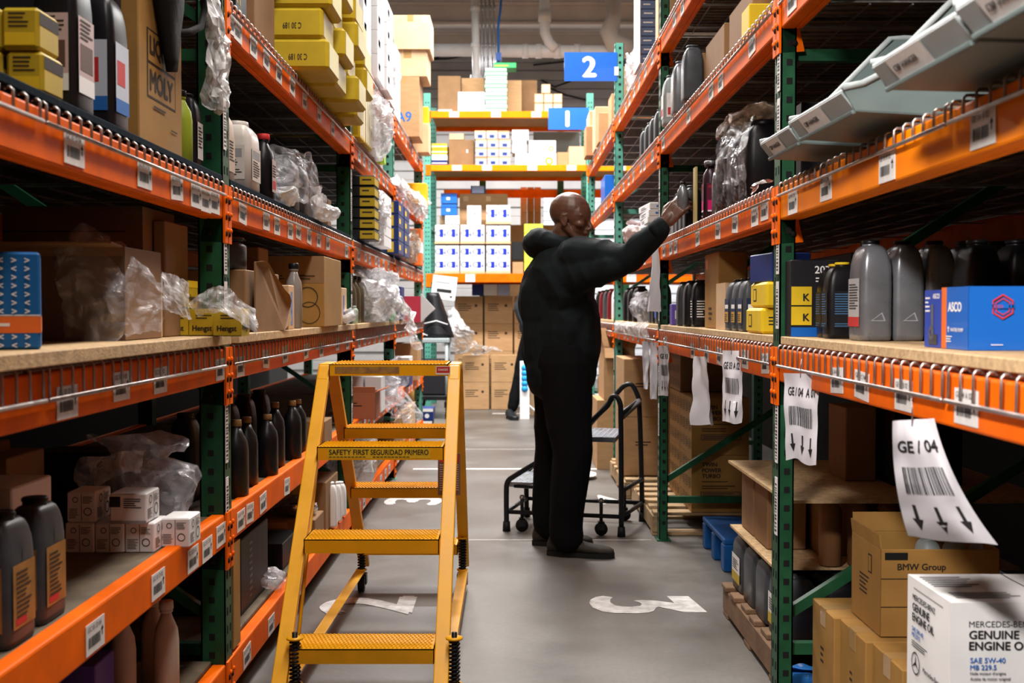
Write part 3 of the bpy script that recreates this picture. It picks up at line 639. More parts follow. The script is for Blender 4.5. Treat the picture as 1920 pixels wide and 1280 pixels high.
# ---------------------------------------------------------------- yellow step ladder
def ladder():
    t = thing('step_ladder', (-.42, 3.9, 0), 'yellow steel rolling step ladder standing in the aisle', 'ladder'); o0 = Vector((-.42, 3.9, 0))
    XA, XB = -.663, -.172
    def B(b, nm, p=None, bev=.003, seg=2): o = b.build(nm, p or t, bev, seg); o.location = -o0 if not p else (0, 0, 0); return o
    for s_, x in ((1, XA), (-1, XB)):
        xi = x + s_ * .021
        fr = MB(); fr.bar((xi, 3.93, .925), (xi, 3.045, .0), .042, .026, YPAINT); B(fr, 'leg')
        xr = xi + (.035 if s_ > 0 else 0)
        fr = MB(); fr.bar((xi, 4.11, .925), (xr, 4.72, .085), .042, .026, YPAINT)
        B(fr, 'leg')
        fr = MB(); fr.bar((xi, 3.90, .895), (xi, 3.945, .945), .042, .026, YPAINT); fr.bar((xi, 3.94, .944), (xi, 4.10, .944), .042, .026, YPAINT); fr.bar((xi, 4.095, .944), (xi, 4.14, .89), .042, .026, YPAINT); B(fr, 'shoulder_bend', bev=.006)
        fr = MB(); fr.bar((xi, 3.07, .075), (xr, 4.60, .085), .036, .004, YPAINT); fr.bar((xi - s_ * .018, 3.07, .06), (xr - s_ * .018, 4.60, .07), .004, .036, YPAINT); B(fr, 'base_rail', bev=.001)
        # thin inner bracing rod seen behind the leg
        fr = MB(); fr.tube([(xi + s_ * .0, 3.97, .90), (xi + s_ * .005, 3.5, .30), (xi + s_ * .005, 3.35, .08)], .006, YPAINT, 8); B(fr, 'brace_rod', bev=0)
        for nm, yy, xx in (('caster', 4.61, xr - s_ * -.002), ('caster', 3.19, xi + .035)):
            c = bpy.data.objects.new('caster', None); COL.objects.link(c); c.parent = t; c.location = Vector((xx, yy, 0)) - o0
            q = MB(); q.tube([(-.012, 0, .034), (.012, 0, .034)], .034, RUB, 20); q.tube([(-.014, 0, .034), (.014, 0, .034)], .014, STEEL, 12)
            q.build('wheel', c)
            q = MB(); q.box(-.022, -.017, -.02, .022, .03, .07, BLACKP); q.box(.017, .022, -.02, .022, .03, .07, BLACKP); q.box(-.022, .022, -.02, .022, .066, .074, BLACKP); q.build('fork', c, .002)
            q = MB(); hl = [(.014 * math.cos(a * .9), .014 * math.sin(a * .9), .09 + a * .0016) for a in range(80)]; q.tube(hl, .0035, BLACKP, 6); q.tube([(0, 0, .07), (0, 0, .235)], .008, BLACKP, 8); q.build('spring', c)
            q = MB(); q.cyl(0, 0, .086, .091, .022, YPAINT); q.cyl(0, 0, .216, .221, .024, YPAINT); q.build('spring_bracket', c)
        q = MB(); q.box(xi - .024, xi + .024, 3.03, 3.07, 0, .02, RUB); B(q, 'foot')
    def step(y0, z, dep, lip, nm, studs=True, wfac=0):
        b = MB(); a, c = XA + .042, XB - .042
        b.box(a, c, y0, y0 + dep, z - .003, z, YPAINT); b.box(a, c, y0, y0 + .003, z - lip, z, YPAINT); b.box(a, c, y0 + dep - .003, y0 + dep, z - lip, z, YPAINT)
        b.box(a, a + .003, y0, y0 + dep, z - lip, z, YPAINT); b.box(c - .003, c, y0, y0 + dep, z - lip, z, YPAINT)
        n = 34; rws = 9
        for i in range(rws):
            for j in range(n - (i % 2)):
                x = a + .012 + (c - a - .024) * (j + .5 * (i % 2)) / (n - 1); y = y0 + .01 + (dep - .02) * i / (rws - 1); r = .0042
                b.add([(x - r, y, z), (x, y - r, z), (x + r, y, z), (x, y + r, z), (x - r * .45, y, z + .0035), (x, y - r * .45, z + .0035), (x + r * .45, y, z + .0035), (x, y + r * .45, z + .0035)], [(0, 1, 5, 4), (1, 2, 6, 5), (2, 3, 7, 6), (3, 0, 4, 7), (4, 5, 6, 7)], YPAINT)
        o = B(b, nm, bev=0); return o
    b = MB(); 
    top = step(3.90, .957, .235, .040, 'top_platform')
    for z, y in ((.703, 3.65), (.453, 3.41), (.190, 3.18)): step(y, z, .155, .042, 'step')
    for z, y in ((.703, 4.245), (.453, 4.41), (.190, 4.60)): step(y, z, .15, .040, 'step')
    # words on the lip
    q = MB(); y = 3.6488; x0 = atY(613, 0, y).x; x1 = atY(802, 0, y).x; q.quad((x0 - .004, y + .0006, .666), (x1 + .004, y + .0006, .666), (x1 + .004, y + .0006, .699), (x0 - .004, y + .0006, .699), mat('yellow_sticker', (.72, .50, .03), .35))
    xm = atY(690, 0, y).x
    q.text('SAFETY FIRST', (x0, y, .6775), (1, 0, 0), (0, 0, 1), .017, INKB, maxw=xm - x0 - .002); q.text('SEGURIDAD PRIMERO', (xm + .003, y, .6775), (1, 0, 0), (0, 0, 1), .017, INKB, maxw=x1 - xm - .003)
    for k in range(2): x = x0 if k == 0 else xm + .01; [q.quad((x + i * .012, y, .6695), (x + i * .012 + .0095, y, .6695), (x + i * .012 + .0095, y, .672), (x + i * .012, y, .672), INKB) for i in range(10)]
    B(q, 'safety_sticker', bev=0)
    q = MB(); y = 3.8988; q.quad((-.255, y, .921), (-.205, y, .921), (-.205, y, .950), (-.255, y, .950), LAB); q.quad((-.2525, y - .0004, .927), (-.2075, y - .0004, .927), (-.2075, y - .0004, .948), (-.2525, y - .0004, .948), INKR); q.text('DANGER', (-.247, y - .0008, .934), (1, 0, 0), (0, 0, 1), .008, LAB, maxw=.034)
    B(q, 'danger_sticker', bev=0)
    q = MB(); q.quad((-.60, y, .925), (-.38, y, .925), (-.38, y, .948), (-.60, y, .948), mat('worn_sticker', (.42, .24, .05), .5, dirt=(.22, .12, .06), scale=50)); B(q, 'worn_sticker', bev=0)
    # brown instruction plate hanging between the right-hand legs
    PL = mat('instruction_plate', (.20, .11, .085), .5); y = 3.90
    q = MB(); a, c = atY(821, 850, y), atY(863, 928, y); q.box(a.x, c.x, y, y + .003, c.z, a.z, PL); q.quad((a.x + .006, y - .0006, a.z - .03), (c.x - .004, y - .0006, a.z - .03), (c.x - .004, y - .0006, a.z - .005), (a.x + .006, y - .0006, a.z - .005), INKR)
    for k in range(12): z = a.z - .04 - k * .0078; q.quad((a.x + .006, y - .0006, z), (c.x - .006, y - .0006, z), (c.x - .006, y - .0006, z + .002), (a.x + .006, y - .0006, z + .002), LAB)
    B(q, 'instruction_plate', bev=0)
ladder()

# ---------------------------------------------------------------- black rolling steps behind the man
def blacksteps():
    o0 = Vector((.3, 5.95, 0)); t = thing('rolling_steps', o0, 'low black tube rolling steps behind the standing man', 'step stool')
    def L(b, nm, bev=0): o = b.build(nm, t, bev); o.location = -o0; return o
    r = .0135
    near = [(-.02, 5.88, .02), (-.02, 5.88, .235), (-.005, 5.87, .27), (.27, 5.78, .45), (.49, 5.75, .66), (.515, 5.745, .705), (.54, 5.74, .70), (.555, 5.735, .66), (.56, 5.73, .02)]
    far = [(.09, 6.30, .02), (.09, 6.30, .235), (.11, 6.29, .27), (.40, 6.22, .48), (.585, 6.18, .70), (.62, 6.17, .735), (.66, 6.165, .735), (.695, 6.16, .66), (.715, 6.15, .02)]
    def sm(P):
        out = []
        P = [Vector(p) for p in P]
        for i in range(len(P) - 1):
            a, b_, c, d = P[max(i - 1, 0)], P[i], P[i + 1], P[min(i + 2, len(P) - 1)]
            n = 4
            for k in range(n): out.append(catmull(a if (b_ - a).length < .12 or i == 0 else b_ - (b_ - a).normalized() * .05, b_, c, d if (d - c).length < .12 else c + (d - c).normalized() * .05, k / n))
        return out + [P[-1]]
    for P in (near, far):
        b = MB(); b.tube(sm(P), r, BLKT, 12); L(b, 'side_frame')
        for p in (P[0], P[-1]): q = MB(); q.cyl(p[0], p[1], 0, .05, .021, RUB, 14, .018); L(q, 'rubber_foot')
    for (a, c) in (((-.02, 5.88, .10), (.56, 5.73, .10)), ((.09, 6.30, .10), (.715, 6.15, .10)), ((-.02, 5.88, .10), (.09, 6.30, .10)), ((.56, 5.73, .10), (.715, 6.15, .10)), ((.56, 5.73, .23), (.715, 6.15, .23)), ((.555, 5.735, .62), (.70, 6.16, .66)), ((.02, 5.88, .235), (.2, 5.82, .235)), ((.2, 5.82, .235), (.2, 5.82, .10))):
        b = MB(); b.tube([a, c], .011, BLKT, 10); L(b, 'cross_tube')
    b = MB(); b.tube([(.565, 5.79, .60), (.62, 5.93, .625), (.685, 6.11, .65)], .018, mat('grey_foam_grip', (.10, .09, .09), .8), 10); L(b, 'foam_grip')
    for k, (x0, z) in enumerate(((-.015, .255), (.28, .50))):
        b = MB(); P = [(x0, 5.88 - .08 * k, z), (x0 + .25, 5.82 - .08 * k, z), (x0 + .33, 6.23 - .05 * k, z), (x0 + .1, 6.29 - .05 * k, z)]
        b.add([Vector(p) for p in P] + [Vector(p) - Vector((0, 0, .025)) for p in P], [(0, 1, 2, 3), (7, 6, 5, 4), (0, 4, 5, 1), (1, 5, 6, 2), (2, 6, 7, 3), (3, 7, 4, 0)], TREAD)
        for i in range(9):
            for j in range(9):
                p = Vector(P[0]).lerp(Vector(P[1]), (i + .5) / 9).lerp(Vector(P[3]).lerp(Vector(P[2]), (i + .5) / 9), (j + .5 * (i % 2) + .25) / 9.5); b.cyl(p.x, p.y, p.z, p.z + .003, .006, WHITE, 6, .003)
        L(b, 'step_tread')
    for x, y in ((.06, 5.86), (.46, 5.76), (.62, 6.17)):
        c = bpy.data.objects.new('caster', None); COL.objects.link(c); c.parent = t; c.location = Vector((x, y, 0)) - o0
        q = MB(); q.tube([(0, -.012, .034), (0, .012, .034)], .033, RUB, 18); q.build('wheel', c)
        q = MB(); q.tube([(0, 0, .055), (0, 0, .19)], .009, BLKT, 8); q.cyl(0, 0, .17, .185, .013, STEEL, 8); q.box(-.016, .016, -.02, -.014, .03, .07, BLKT); q.box(-.016, .016, .014, .02, .03, .07, BLKT); q.box(-.016, .016, -.02, .02, .065, .072, BLKT); q.build('spring_stem', c)
blacksteps()

# ---------------------------------------------------------------- blue number signs
for px0, px1, py0, py1, Y, s_, lb in ((1058, 1152, 98, 152, 8.07, '2', 'bright blue sign with white number 2 on the pale green upright'), (1028, 1100, 202, 243, 10.76, '1', 'blue sign with white number 1, lower and farther than number 2')):
    a, c = atY(px0, py1, Y), atY(px1, py0, Y)
    t = thing('aisle_sign', (a.x, Y, a.z), lb, 'sign'); W, H = c.x - a.x, c.z - a.z
    b = MB(); b.box(0, W + .02, 0, .003, 0, H, SIGNB); b.build('sign_plate', t)
    b = MB(); b.text(s_, (W * .5, -.0006, H * .5), (1, 0, 0), (0, 0, 1), H * .74, INKW, centre=True, bold=.045); b.build('painted_number', t)
    b = MB(); b.box(W, W + .03, -.002, .012, H * .2, H * .5, WHITE); b.build('cable_tie', t)
# ================================================================ goods on the left rack
ZE, ZW, ZK, ZA = 1.509, 1.074, .575, .175      # tops of the left shelves: eye, waist, knee, ankle
ZO, ZT = 2.0155, 2.4755                         # overhead, topmost
# ---- nearest bay, eye height
for k, (x, y, z) in enumerate(((-.895, 1.995, 0), (-.825, 1.995, 0), (-.895, 1.995, .073), (-.83, 1.99, .073))):
    carton((x, y, ZE + z), .064, .09, .071, YELD, 'small yellow pack at the left picture edge, %s row, %s one' % (('lower', 'upper')[k // 2], ('left', 'right')[k % 2]), 'yellow packs on the navy mat', dec={'F': [('r', .1, .1, .8, .3, YEL), ('lines', .2, .5, .6, .4, INKB, 4)], 'R': [('r', .05, .6, .9, .3, INKB)]}, parts=False, bev=.006)
bottle((-.855, 2.20, ZE), .085, .11, .30, 'litre', BLACKP, BLACKP, 'tall black oil bottle with pink and white label, beside the yellow packs', lab=['R', 'F'], labm=mat('rosy_label', (.55, .42, .42), .6), dec=[('r', 0, 0, 1, .22, INKW), ('lines', .1, .7, .8, .28, INK, 5), ('r', .1, .3, .8, .35, mat('brown_print', (.12, .06, .05), .6))])
bottle((-.855, 2.41, ZE), .08, .11, .30, 'litre', BLACKP, BLACKP, 'second tall black oil bottle with red, white and blue label', lab=['R', 'F'], labm=mat('pale_blue_label', (.55, .6, .7), .6), dec=[('r', .1, .4, .6, .35, INKR), ('r', 0, 0, 1, .2, INKBL)])
carton((-.995, 2.50, ZE), .29, .03, .45, BLACKC, 'flat black carton standing before the tall honey one', parts=False)  # black panel added to make the honey carton's near face read as shaded
t = carton((-.975, 2.70, ZE), .31, .33, .46, CARDY, 'tall honey-coloured carton with a black-framed maker name, under the black bag', dec={'R': [
    ('r', .17, .25, .66, .34, INKB), ('r', .19, .26, .62, .155, CARDY), ('r', .19, .43, .62, .15, CARDY), ('t', .22, .285, .56, .11, INKB, 'MOLY', .05), ('t', .22, .45, .56, .11, INKB, 'LIQUI', .05), ('lines', .3, .20, .4, .03, INKB, 1), ('lines', .70, .13, .2, .02, INKB, 1)]})
# black bag draped over that carton, with its loop handle
o0 = Vector((-.80, 2.66, 1.725)); t = thing('shoulder_bag', o0, 'black bag with a loop strap hanging over the tall honey carton', 'bag')
b = MB(); rings = []
for i in range(14):
    u = i / 13; z = -.02 + .40 * u; wq = .02 + .10 * min(1, u * 1.15) ** .8; dq = .010 + .035 * u; cx_ = -.005 * u - .05 * max(0, u - .5)
    rings.append([(cx_ + p[0] + .01 * noise.noise(Vector((p[0] * 9, z * 9, p[1] * 9))), p[1] + .06 * (1 - u) ** 1.2, z + .008 * noise.noise(Vector((p[1] * 20, z * 9, 0)))) for p in srect(dq * 2, wq * 2.1, 0, 24, 2.4)])
b.loft(rings, mat('black_cloth', (.006, .006, .007), .8, bump=.3)); b.build('bag_body', t)
b = MB(); b.tube([(.0, .06, .17), (.02, .10, .20), (.03, .16, .21), (.03, .22, .20), (.03, .235, .17), (.03, .20, .12), (.02, .13, .09), (.0, .06, .07)], .009, MATS['black_cloth'], 8); b.build('loop_strap', t)
b = MB(); b.box(-.16, -.0, -.06, .06, .244, .25, MATS['black_cloth']); b.build('top_flap', t)
film([[(-.80, 2.86, 2.02), (-.79, 2.96, 2.03), (-.80, 3.06, 2.02), (-.80, 3.16, 2.04)], [(-.77, 2.90, 1.88), (-.75, 2.98, 1.90), (-.77, 3.06, 1.88), (-.78, 3.17, 1.90)], [(-.78, 2.94, 1.78), (-.75, 3.0, 1.77), (-.76, 3.05, 1.79), (-.77, 3.16, 1.80)], [(-.78, 2.96, 1.68), (-.77, 2.99, 1.66), (-.77, 3.02, 1.67), (-.78, 3.05, 1.70)]], 'crumpled clear film hanging beside the black bag at upper left', m=FILMW, amp=.03, seed=3, freq=12, n=7)
bottle((-.84, 2.92, ZE), .06, .05, .19, 'slim', mat('lime_plastic', (.30, .38, .03), .4), BLACKP, 'slim lime green bottle behind the tall honey carton')
bottle((-.855, 3.02, ZE), .075, .07, .20, 'litre', BLACKP, BLACKP, 'dark bottle with small pale label beside the first left upright', lab=['R', 'F'])
# ---- nearest bay, waist height
px = mat('blue_wrapper', (.015, .13, .40), .35)
it = []
for r_ in range(11):
    for c_ in range(17): x = .02 + c_ * .057; y = .02 + r_ * .087; k = (r_ % 2) * .0; it.append(('t', x, y, .045, .05, INKW, '>' if (c_ + r_) % 3 else '<', .03)) if not 2 <= r_ <= 3 else None
it = [('r', 0, .17, 1, .17, ORC), ('r', 0, .345, 1, .012, INKW), ('lines', .40, .215, .14, .07, INKW, 1), ('lines', .72, .215, .2, .08, INKW, 1)] + [q for q in it if q]
carton((-1.004, 1.97, ZW), .36, .2, .165, px, 'shrink-wrapped blue pack of rolls with white arrows and orange band', dec={'F': it, 'R': [('r', 0, .17, 1, .17, ORC)]}, parts=False, cat='pack', name='roll_pack', bev=.004, rz=.38)
carton((-1.09, 2.62, ZW), .50, .26, .205, CARD3, 'wide open brown carton under the clear film', dec={'F': [('r', 0, .0, 1, .9, mat('dark_brown_front', (.14, .085, .06), .8))]}, flaps=[('F', 1.50, .07)])  # front face mostly overlaid with darker brown
film([[(-1.0, 2.50, 1.275), (-.95, 2.49, 1.31), (-.92, 2.55, 1.31), (-.90, 2.60, 1.29), (-.87, 2.66, 1.26)], [(-.97, 2.47, 1.20), (-.92, 2.455, 1.24), (-.85, 2.50, 1.25), (-.82, 2.56, 1.23), (-.80, 2.64, 1.20)], [(-.97, 2.47, 1.13), (-.92, 2.455, 1.15), (-.85, 2.46, 1.17), (-.82, 2.53, 1.15), (-.79, 2.62, 1.15)], [(-.97, 2.47, 1.078), (-.92, 2.455, 1.08), (-.865, 2.46, 1.08), (-.815, 2.50, 1.085), (-.80, 2.58, 1.08)]],
     'big crumpled clear film over the brown carton at left', m=FILM, amp=.026, seed=5, n=9, freq=9)
film([[(-.80, 2.60, 1.235), (-.78, 2.68, 1.215), (-.775, 2.74, 1.20)], [(-.785, 2.60, 1.19), (-.775, 2.67, 1.17), (-.765, 2.74, 1.155)], [(-.785, 2.60, 1.14), (-.775, 2.67, 1.125), (-.76, 2.75, 1.115)]], 'pointed end of clear film sticking out toward the aisle', m=FILMW, amp=.012, seed=8, n=7, freq=14)
carton((-1.06, 2.90, ZW), .34, .26, .318, CARD3, 'tall dark brown carton printed with a stacking warning', dec={'F': [('t', .28, .66, .5, .07, INKB, 'DO NOT STACK', .03), ('t', .31, .56, .44, .07, INKB, 'OVER 6 HIGH', .03), ('lines', .0, .80, 1, .02, INKB, 1)]}, tape=None)
carton((-.8720, 2.94, ZW), .03, .2, .29, CARD3, 'narrow brown carton edge beside the tall carton', parts=False, name='folded_carton')
carton((-.875, 2.70, ZW), .055, .17, .155, CARD2, 'small pale carton half covered by the clear film', dec={'R': [('r', 0, .75, 1, .25, WHITE), ('lines', .2, .2, .5, .08, INKB, 1)], 'F': [('lines', .1, .3, .8, .3, INKB, 3)]}, parts=False)
HEN = [('r', .0, .0, 1, .03, INKB), ('t', .12, .12, .72, .27, INKB, 'Hengst', .04), ('lines', .25, .6, .6, .2, INKB, 2)]
for k, (x, y, z) in enumerate(((-.945, 3.03, 0), (-.872, 3.03, 0), (-.799, 3.03, 0), (-.725, 2.99, 0), (-.945, 3.03, .073), (-.872, 3.03, .073), (-.965, 3.1, .146))):
    carton((x, y - .02, ZW + z), .071, .09, .071, YELD, 'yellow filter box with black lettering, ' + ['bottom row, farthest left', 'bottom row, second from left', 'bottom row, third from left', 'bottom row, sticking out past the upright', 'middle row, left', 'middle row, right', 'alone on top'][k], 'yellow filter boxes by the first left upright', dec={'F': HEN, 'R': [('r', .0, .75, 1, .25, YEL), ('t', .1, .15, .8, .35, INKB, 'Hengst', .04)]}, parts=False, name='filter_box')
film([[(-.83, 2.93, 1.15), (-.78, 2.915, 1.185), (-.74, 2.91, 1.20), (-.70, 2.93, 1.18), (-.675, 2.98, 1.14)], [(-.82, 2.93, 1.14), (-.775, 2.90, 1.16), (-.735, 2.895, 1.165), (-.69, 2.91, 1.15), (-.665, 2.96, 1.12)], [(-.80, 2.93, 1.12), (-.77, 2.90, 1.13), (-.73, 2.89, 1.13), (-.685, 2.90, 1.11), (-.665, 2.95, 1.085)]], 'crumpled clear bag lying on the yellow filter boxes', m=FILMW, amp=.014, seed=11, n=7, freq=14)
# ---- nearest bay, knee height
OILL = mat('amber_label', (.42, .20, .05), .5, var=.4, scale=14)
for k, (x, y) in enumerate(((-.865, 1.93), (-.87, 2.08), (-.96, 1.98))):
    bottle((x, y, ZK), .075, .12, .225, 'litre', GREYD, BLACKP, 'grey oil bottle with amber label at lower left, ' + ['nearest the picture edge', 'right one of the front pair', 'behind the front pair'][k], 'grey oil bottles at lower left', lab=['R', 'F'], labm=OILL, dec=[('lines', .12, .15, .7, .75, INKB, 10), ('r', .1, .05, .5, .1, INKR)], crease=True)
carton((-1.04, 2.285, ZK), .16, .19, .222, WHITE, 'white carton with a round star emblem at lower left', dec={'R': [('ring', .5, .72, .32, .3, INK, .86, 1), ('t', .3, .42, .4, .045, INK, 'Mercedes-Benz', 0), ('lines', .3, .2, .5, .15, INK, 4)], 'F': [('lines', .1, .2, .8, .2, INK, 3)]}, tape=None)
ENG = [('lines', .08, .12, .38, .35, INK, 7), ('ring', .72, .35, .28, .3, INK, .8), ('ring', .3, .75, .2, .2, INK, .75), ('lines', .55, .62, .35, .25, INK, 5), ('r', .5, .05, .02, .9, INK)]
for k, (x, y, z) in enumerate(((-1.005, 2.70, 0), (-.935, 2.70, 0), (-.865, 2.70, 0), (-1.00, 2.70, .072), (-.885, 2.68, .072), (-.80, 2.76, .0))):
    lbk = ['bottom row, left', 'bottom row, middle', 'bottom row, right', 'top row, left', 'top row, right, with a parts label', 'farthest right, toward the beam']
    carton((x, y, ZK + z), .068 if k != 4 else .085, .10, .070, WHITE, 'white box printed with grey engine drawings, ' + lbk[k], 'engine part boxes at lower left', dec={'F': ENG if k != 4 else [('r', 0, .55, .3, .35, INK), ('lines', .38, .5, .5, .35, INK, 5), ('r', 0, .0, 1, .1, mat('grey_print', (.3, .3, .32), .6))], 'R': ENG}, parts=False, name='engine_part_box')
bag((-.93, 2.86, ZK), (.15, .09, .12), 'dark wrinkled film bag behind the engine part boxes', m=FILM, amp=.03, seed=4)
film([[(-1.02, 2.80, .75), (-.95, 2.80, .79), (-.90, 2.84, .78)], [(-1.0, 2.78, .72), (-.94, 2.77, .74), (-.90, 2.82, .73)]], 'folded grey film sticking up at lower left', m=FILMW, amp=.02, seed=14, n=6)
carton((-1.1, 3.0, ZK), .25, .15, .2, BLACKC, 'black carton deep in the lower left shelf', parts=False)
for k, x in enumerate((-1.22, -1.14)): carton((x, 2.6, ZK), .07, .2, .26 - .02 * k, CARD3, 'dark brown carton behind the white star carton, %s' % ('left', 'right')[k], parts=False)
# ---- nearest bay, ankle height
for k, (x, y) in enumerate(((-.93, 2.72), (-.90, 2.86), (-.85, 2.80))):
    bottle((x, y, ZA), .06, .06, .25, 'slim', BEIGE, BEIGE, 'beige round bottle on the bottom left shelf, ' + ['left one', 'rear one', 'right one'][k], 'beige bottles on the bottom shelf', capr=.018)
carton((-1.0, 2.40, ZA), .16, .16, .15, WHITE, 'white box with engine drawings on the bottom left shelf', dec={'F': ENG, 'R': ENG}, parts=False, name='engine_part_box')
carton((-1.02, 2.15, ZA), .3, .2, .16, NAVYC, 'dark blue box on the bottom left shelf', dec={'F': [('r', 0, .8, 1, .05, INKW)], 'T': [('r', 0, .8, 1, .05, INKW)]}, parts=False)
carton((-.98, 2.60, ZA), .1, .12, .17, PURP, 'violet box beside the beige bottles', parts=False)

# ---- second bay, overhead: big yellow filter cartons stepping out over the beam
nn = 0
for c_, (y, xr, tiers) in enumerate(((4.30, -.66, 5), (4.60, -.655, 5), (4.95, -.65, 5), (5.32, -.66, 4))):
    for k in range(tiers):
        dx = (0, -.02, .012, -.035, .01)[(k + c_) % 5]; h = .112
        carton((xr - .26 + dx, y, ZO + k * (h + .001)), .52, .26, h, YELD, 'long yellow filter carton overhanging the beam, %s stack from the camera, %s tier' % (ORD[c_], ORD[k]), 'yellow filter cartons above head height', dec={'F': [('t180', .72, .3, .13, .2, INKB, 'C 30 189')] if (k, c_) != (2, 0) else [('t180', .70, .35, .14, .22, INKB, 'C 30 189')], 'R': [('r', .08, .1, .84, .8, mat('lit_end_yellow', (.80, .72, .32), .5))]}, parts=False, bev=.012, name='filter_carton')  # pale aisle ends carry the light that falls on them as colour
carton((-.93, 3.42, ZO), .26, .14, .25, BLACKC, 'black carton with white letters beside the yellow filter cartons', dec={'F': [('lines', .5, .1, .45, .14, YELD, 2)], 'R': [('t', .1, .1, .8, .2, YELD, 'FI', .03)]}, parts=False)
carton((-.93, 3.75, ZO), .26, .30, .20, CARD3, 'brown carton above head height between black and yellow cartons', tape=None)
# ---- second bay, eye height
bottle((-.845, 3.30, ZE), .085, .10, .21, 'jug', BEIGE, BEIGE, 'beige jug at eye height touching the first left upright', lab=['R'], labm=BEIGE)
bottle((-.85, 3.56, ZE), .12, .16, .215, 'jug', TRANS, TRANS, 'milky white jug with grey print at eye height', lab=['F', 'R'], labm=TRANS, dec=[('lines', .1, .1, .8, .5, INK, 7), ('r', .1, .65, .8, .25, mat('grey_print', (.3, .3, .32), .6))])
carton((-.97, 3.8, ZE), .12, .12, .05, CARD3, 'low brown tray behind the milky jug', parts=False)
bottle((-.84, 3.90, ZE), .07, .09, .23, 'slim', BLACKP, INKR, 'black bottle with red cap at eye height', lab=['R'], labm=mat('rosy_label', (.55, .42, .42), .6), dec=[('r', .1, .1, .8, .25, INKR), ('lines', .1, .45, .8, .4, INK, 5)])
for k, y in enumerate((4.22, 4.42)):
    bottle((-.85, y, ZE), .13, .14, .20, 'jug', GREYD, GREYD, 'grey can wrapped in clear film, %s' % ('nearer one', 'farther one')[k], 'film-wrapped grey cans')
film([[(-.95, 4.10, 1.71), (-.86, 4.09, 1.735), (-.775, 4.16, 1.725), (-.765, 4.35, 1.73), (-.765, 4.52, 1.70)], [(-.95, 4.09, 1.62), (-.86, 4.08, 1.64), (-.76, 4.14, 1.63), (-.75, 4.35, 1.64), (-.755, 4.53, 1.62)], [(-.95, 4.09, 1.525), (-.86, 4.08, 1.52), (-.76, 4.13, 1.52), (-.745, 4.35, 1.515), (-.75, 4.53, 1.52)]], 'clear film stretched around the grey cans', m=FILM, amp=.02, seed=21, n=8, freq=10)
bag((-.80, 4.05, ZE), (.055, .09, .035), 'small white crumpled film bundle in front of the grey cans', m=FILMW, amp=.025, seed=6, top=.1)
bag((-.79, 4.64, ZE), (.03, .06, .07), 'narrow twisted white film beside the grey cans', m=FILMW, amp=.02, seed=9)
bag((-.76, 4.74, ZE - .002), (.05, .09, .03), 'torn white film scrap lying over the shelf edge', m=FILMW, amp=.03, seed=10, top=.1)
carton((-.93, 5.25, ZE), .2, .1, .14, CARD3, 'small brown carton with white label deep at eye height', dec={'F': [('r', .55, .3, .3, .45, LAB)]}, parts=False)
carton((-1.0, 4.75, ZE), .3, .4, .18, BLACKC, 'black carton behind the film-wrapped cans', parts=False)
# ---- second bay, waist height
carton((-.90, 3.70, ZW), .20, .5, .19, CARD3, 'torn corrugated carton with ragged edge at waist height', tape=None)
# ragged torn side panel leaning out into the aisle
def torn():
    b = MB(); P = [(0, 0), (.34, 0), (.42, .03), (.47, .075), (.43, .10), (.38, .12), (.32, .15), (.24, .19), (.18, .21), (.12, .215), (.05, .22), (0, .215)]; o = [Vector((-.785 + .03 * u + .02 * math.sin(u * 20), 3.50 + u, ZW + v)) for u, v in P]
    bm = bmesh.new(); f = bm.faces.new([bm.verts.new(v) for v in o]); bm.normal_update(); r = bmesh.ops.extrude_face_region(bm, geom=[f]); 
    for v in [g for g in r['geom'] if isinstance(g, bmesh.types.BMVert)]: v.co.x += .005
    bmesh.ops.recalc_face_normals(bm, faces=bm.faces); bm.normal_update(); bmesh.ops.triangulate(bm, faces=bm.faces, ngon_method='EAR_CLIP'); bm.verts.index_update()
    b.add([v.co.copy() for v in bm.verts], [[v.index for v in g.verts] for g in bm.faces], CARD3); bm.free(); o = b.build('torn_cardboard'); c = Vector((-.785, 3.5, ZW))
    for v in o.data.vertices: v.co -= c
    o.location = c; tag(o, 'jagged torn cardboard panel in front of the corrugated carton', 'cardboard')
torn()
t = bottle((-.87, 3.52, ZW + .191), .11, .15, .10, 'round', GREYD, GREYD, 'grey round tub standing on the torn carton', cat='tub', name='plastic_tub', capr=.052)
carton((-.93, 4.10, ZW), .09, .16, .29, CARD3, 'narrow tall brown carton behind the torn one', tape=None)
carton((-.80, 4.02, ZW), .06, .10, .155, CARD2, 'pale carton with blue print beside the torn cardboard', dec={'F': [('r', .35, .1, .3, .75, BLUEC)], 'R': [('r', .35, .1, .3, .75, BLUEC)]}, parts=False)
bottle((-.80, 4.22, ZW), .06, .06, .24, 'slim', mat('smoky_plastic', (.25, .23, .22), .2), BLACKP, 'smoky clear bottle in front of the belt carton')
b_ = mat('belt_print', (.05, .035, .02), .7)
carton((-.90, 4.83, ZW), .30, .46, .285, CARDY, 'big honey carton with drawings of drive belts', dec={'F': [('r', .56, 0, .05, 1, CARD), ('r', 0, .62, 1, .38, CARD3), ('ring', .25, .42, .28, .2, b_, .9), ('ring', .78, .42, .28, .2, b_, .9), ('ring', .3, .22, .3, .2, b_, .93), ('ring', .8, .2, .3, .2, b_, .93), ('lines', .08, .66, .42, .08, b_, 2), ('lines', .64, .66, .28, .08, b_, 2)]}, tape=None)
carton((-.80, 5.26, ZW), .07, .16, .17, CARD2, 'slim pale carton with blue stripe by the second left upright', dec={'F': [('r', .4, .1, .3, .7, BLUEC)], 'R': [('r', .3, .1, .2, .7, BLUEC)]}, parts=False)
bag((-.775, 5.35, ZW), (.055, .12, .035), 'crumpled white and blue film by the second left upright', m=FILMW, amp=.03, seed=12, top=.1)
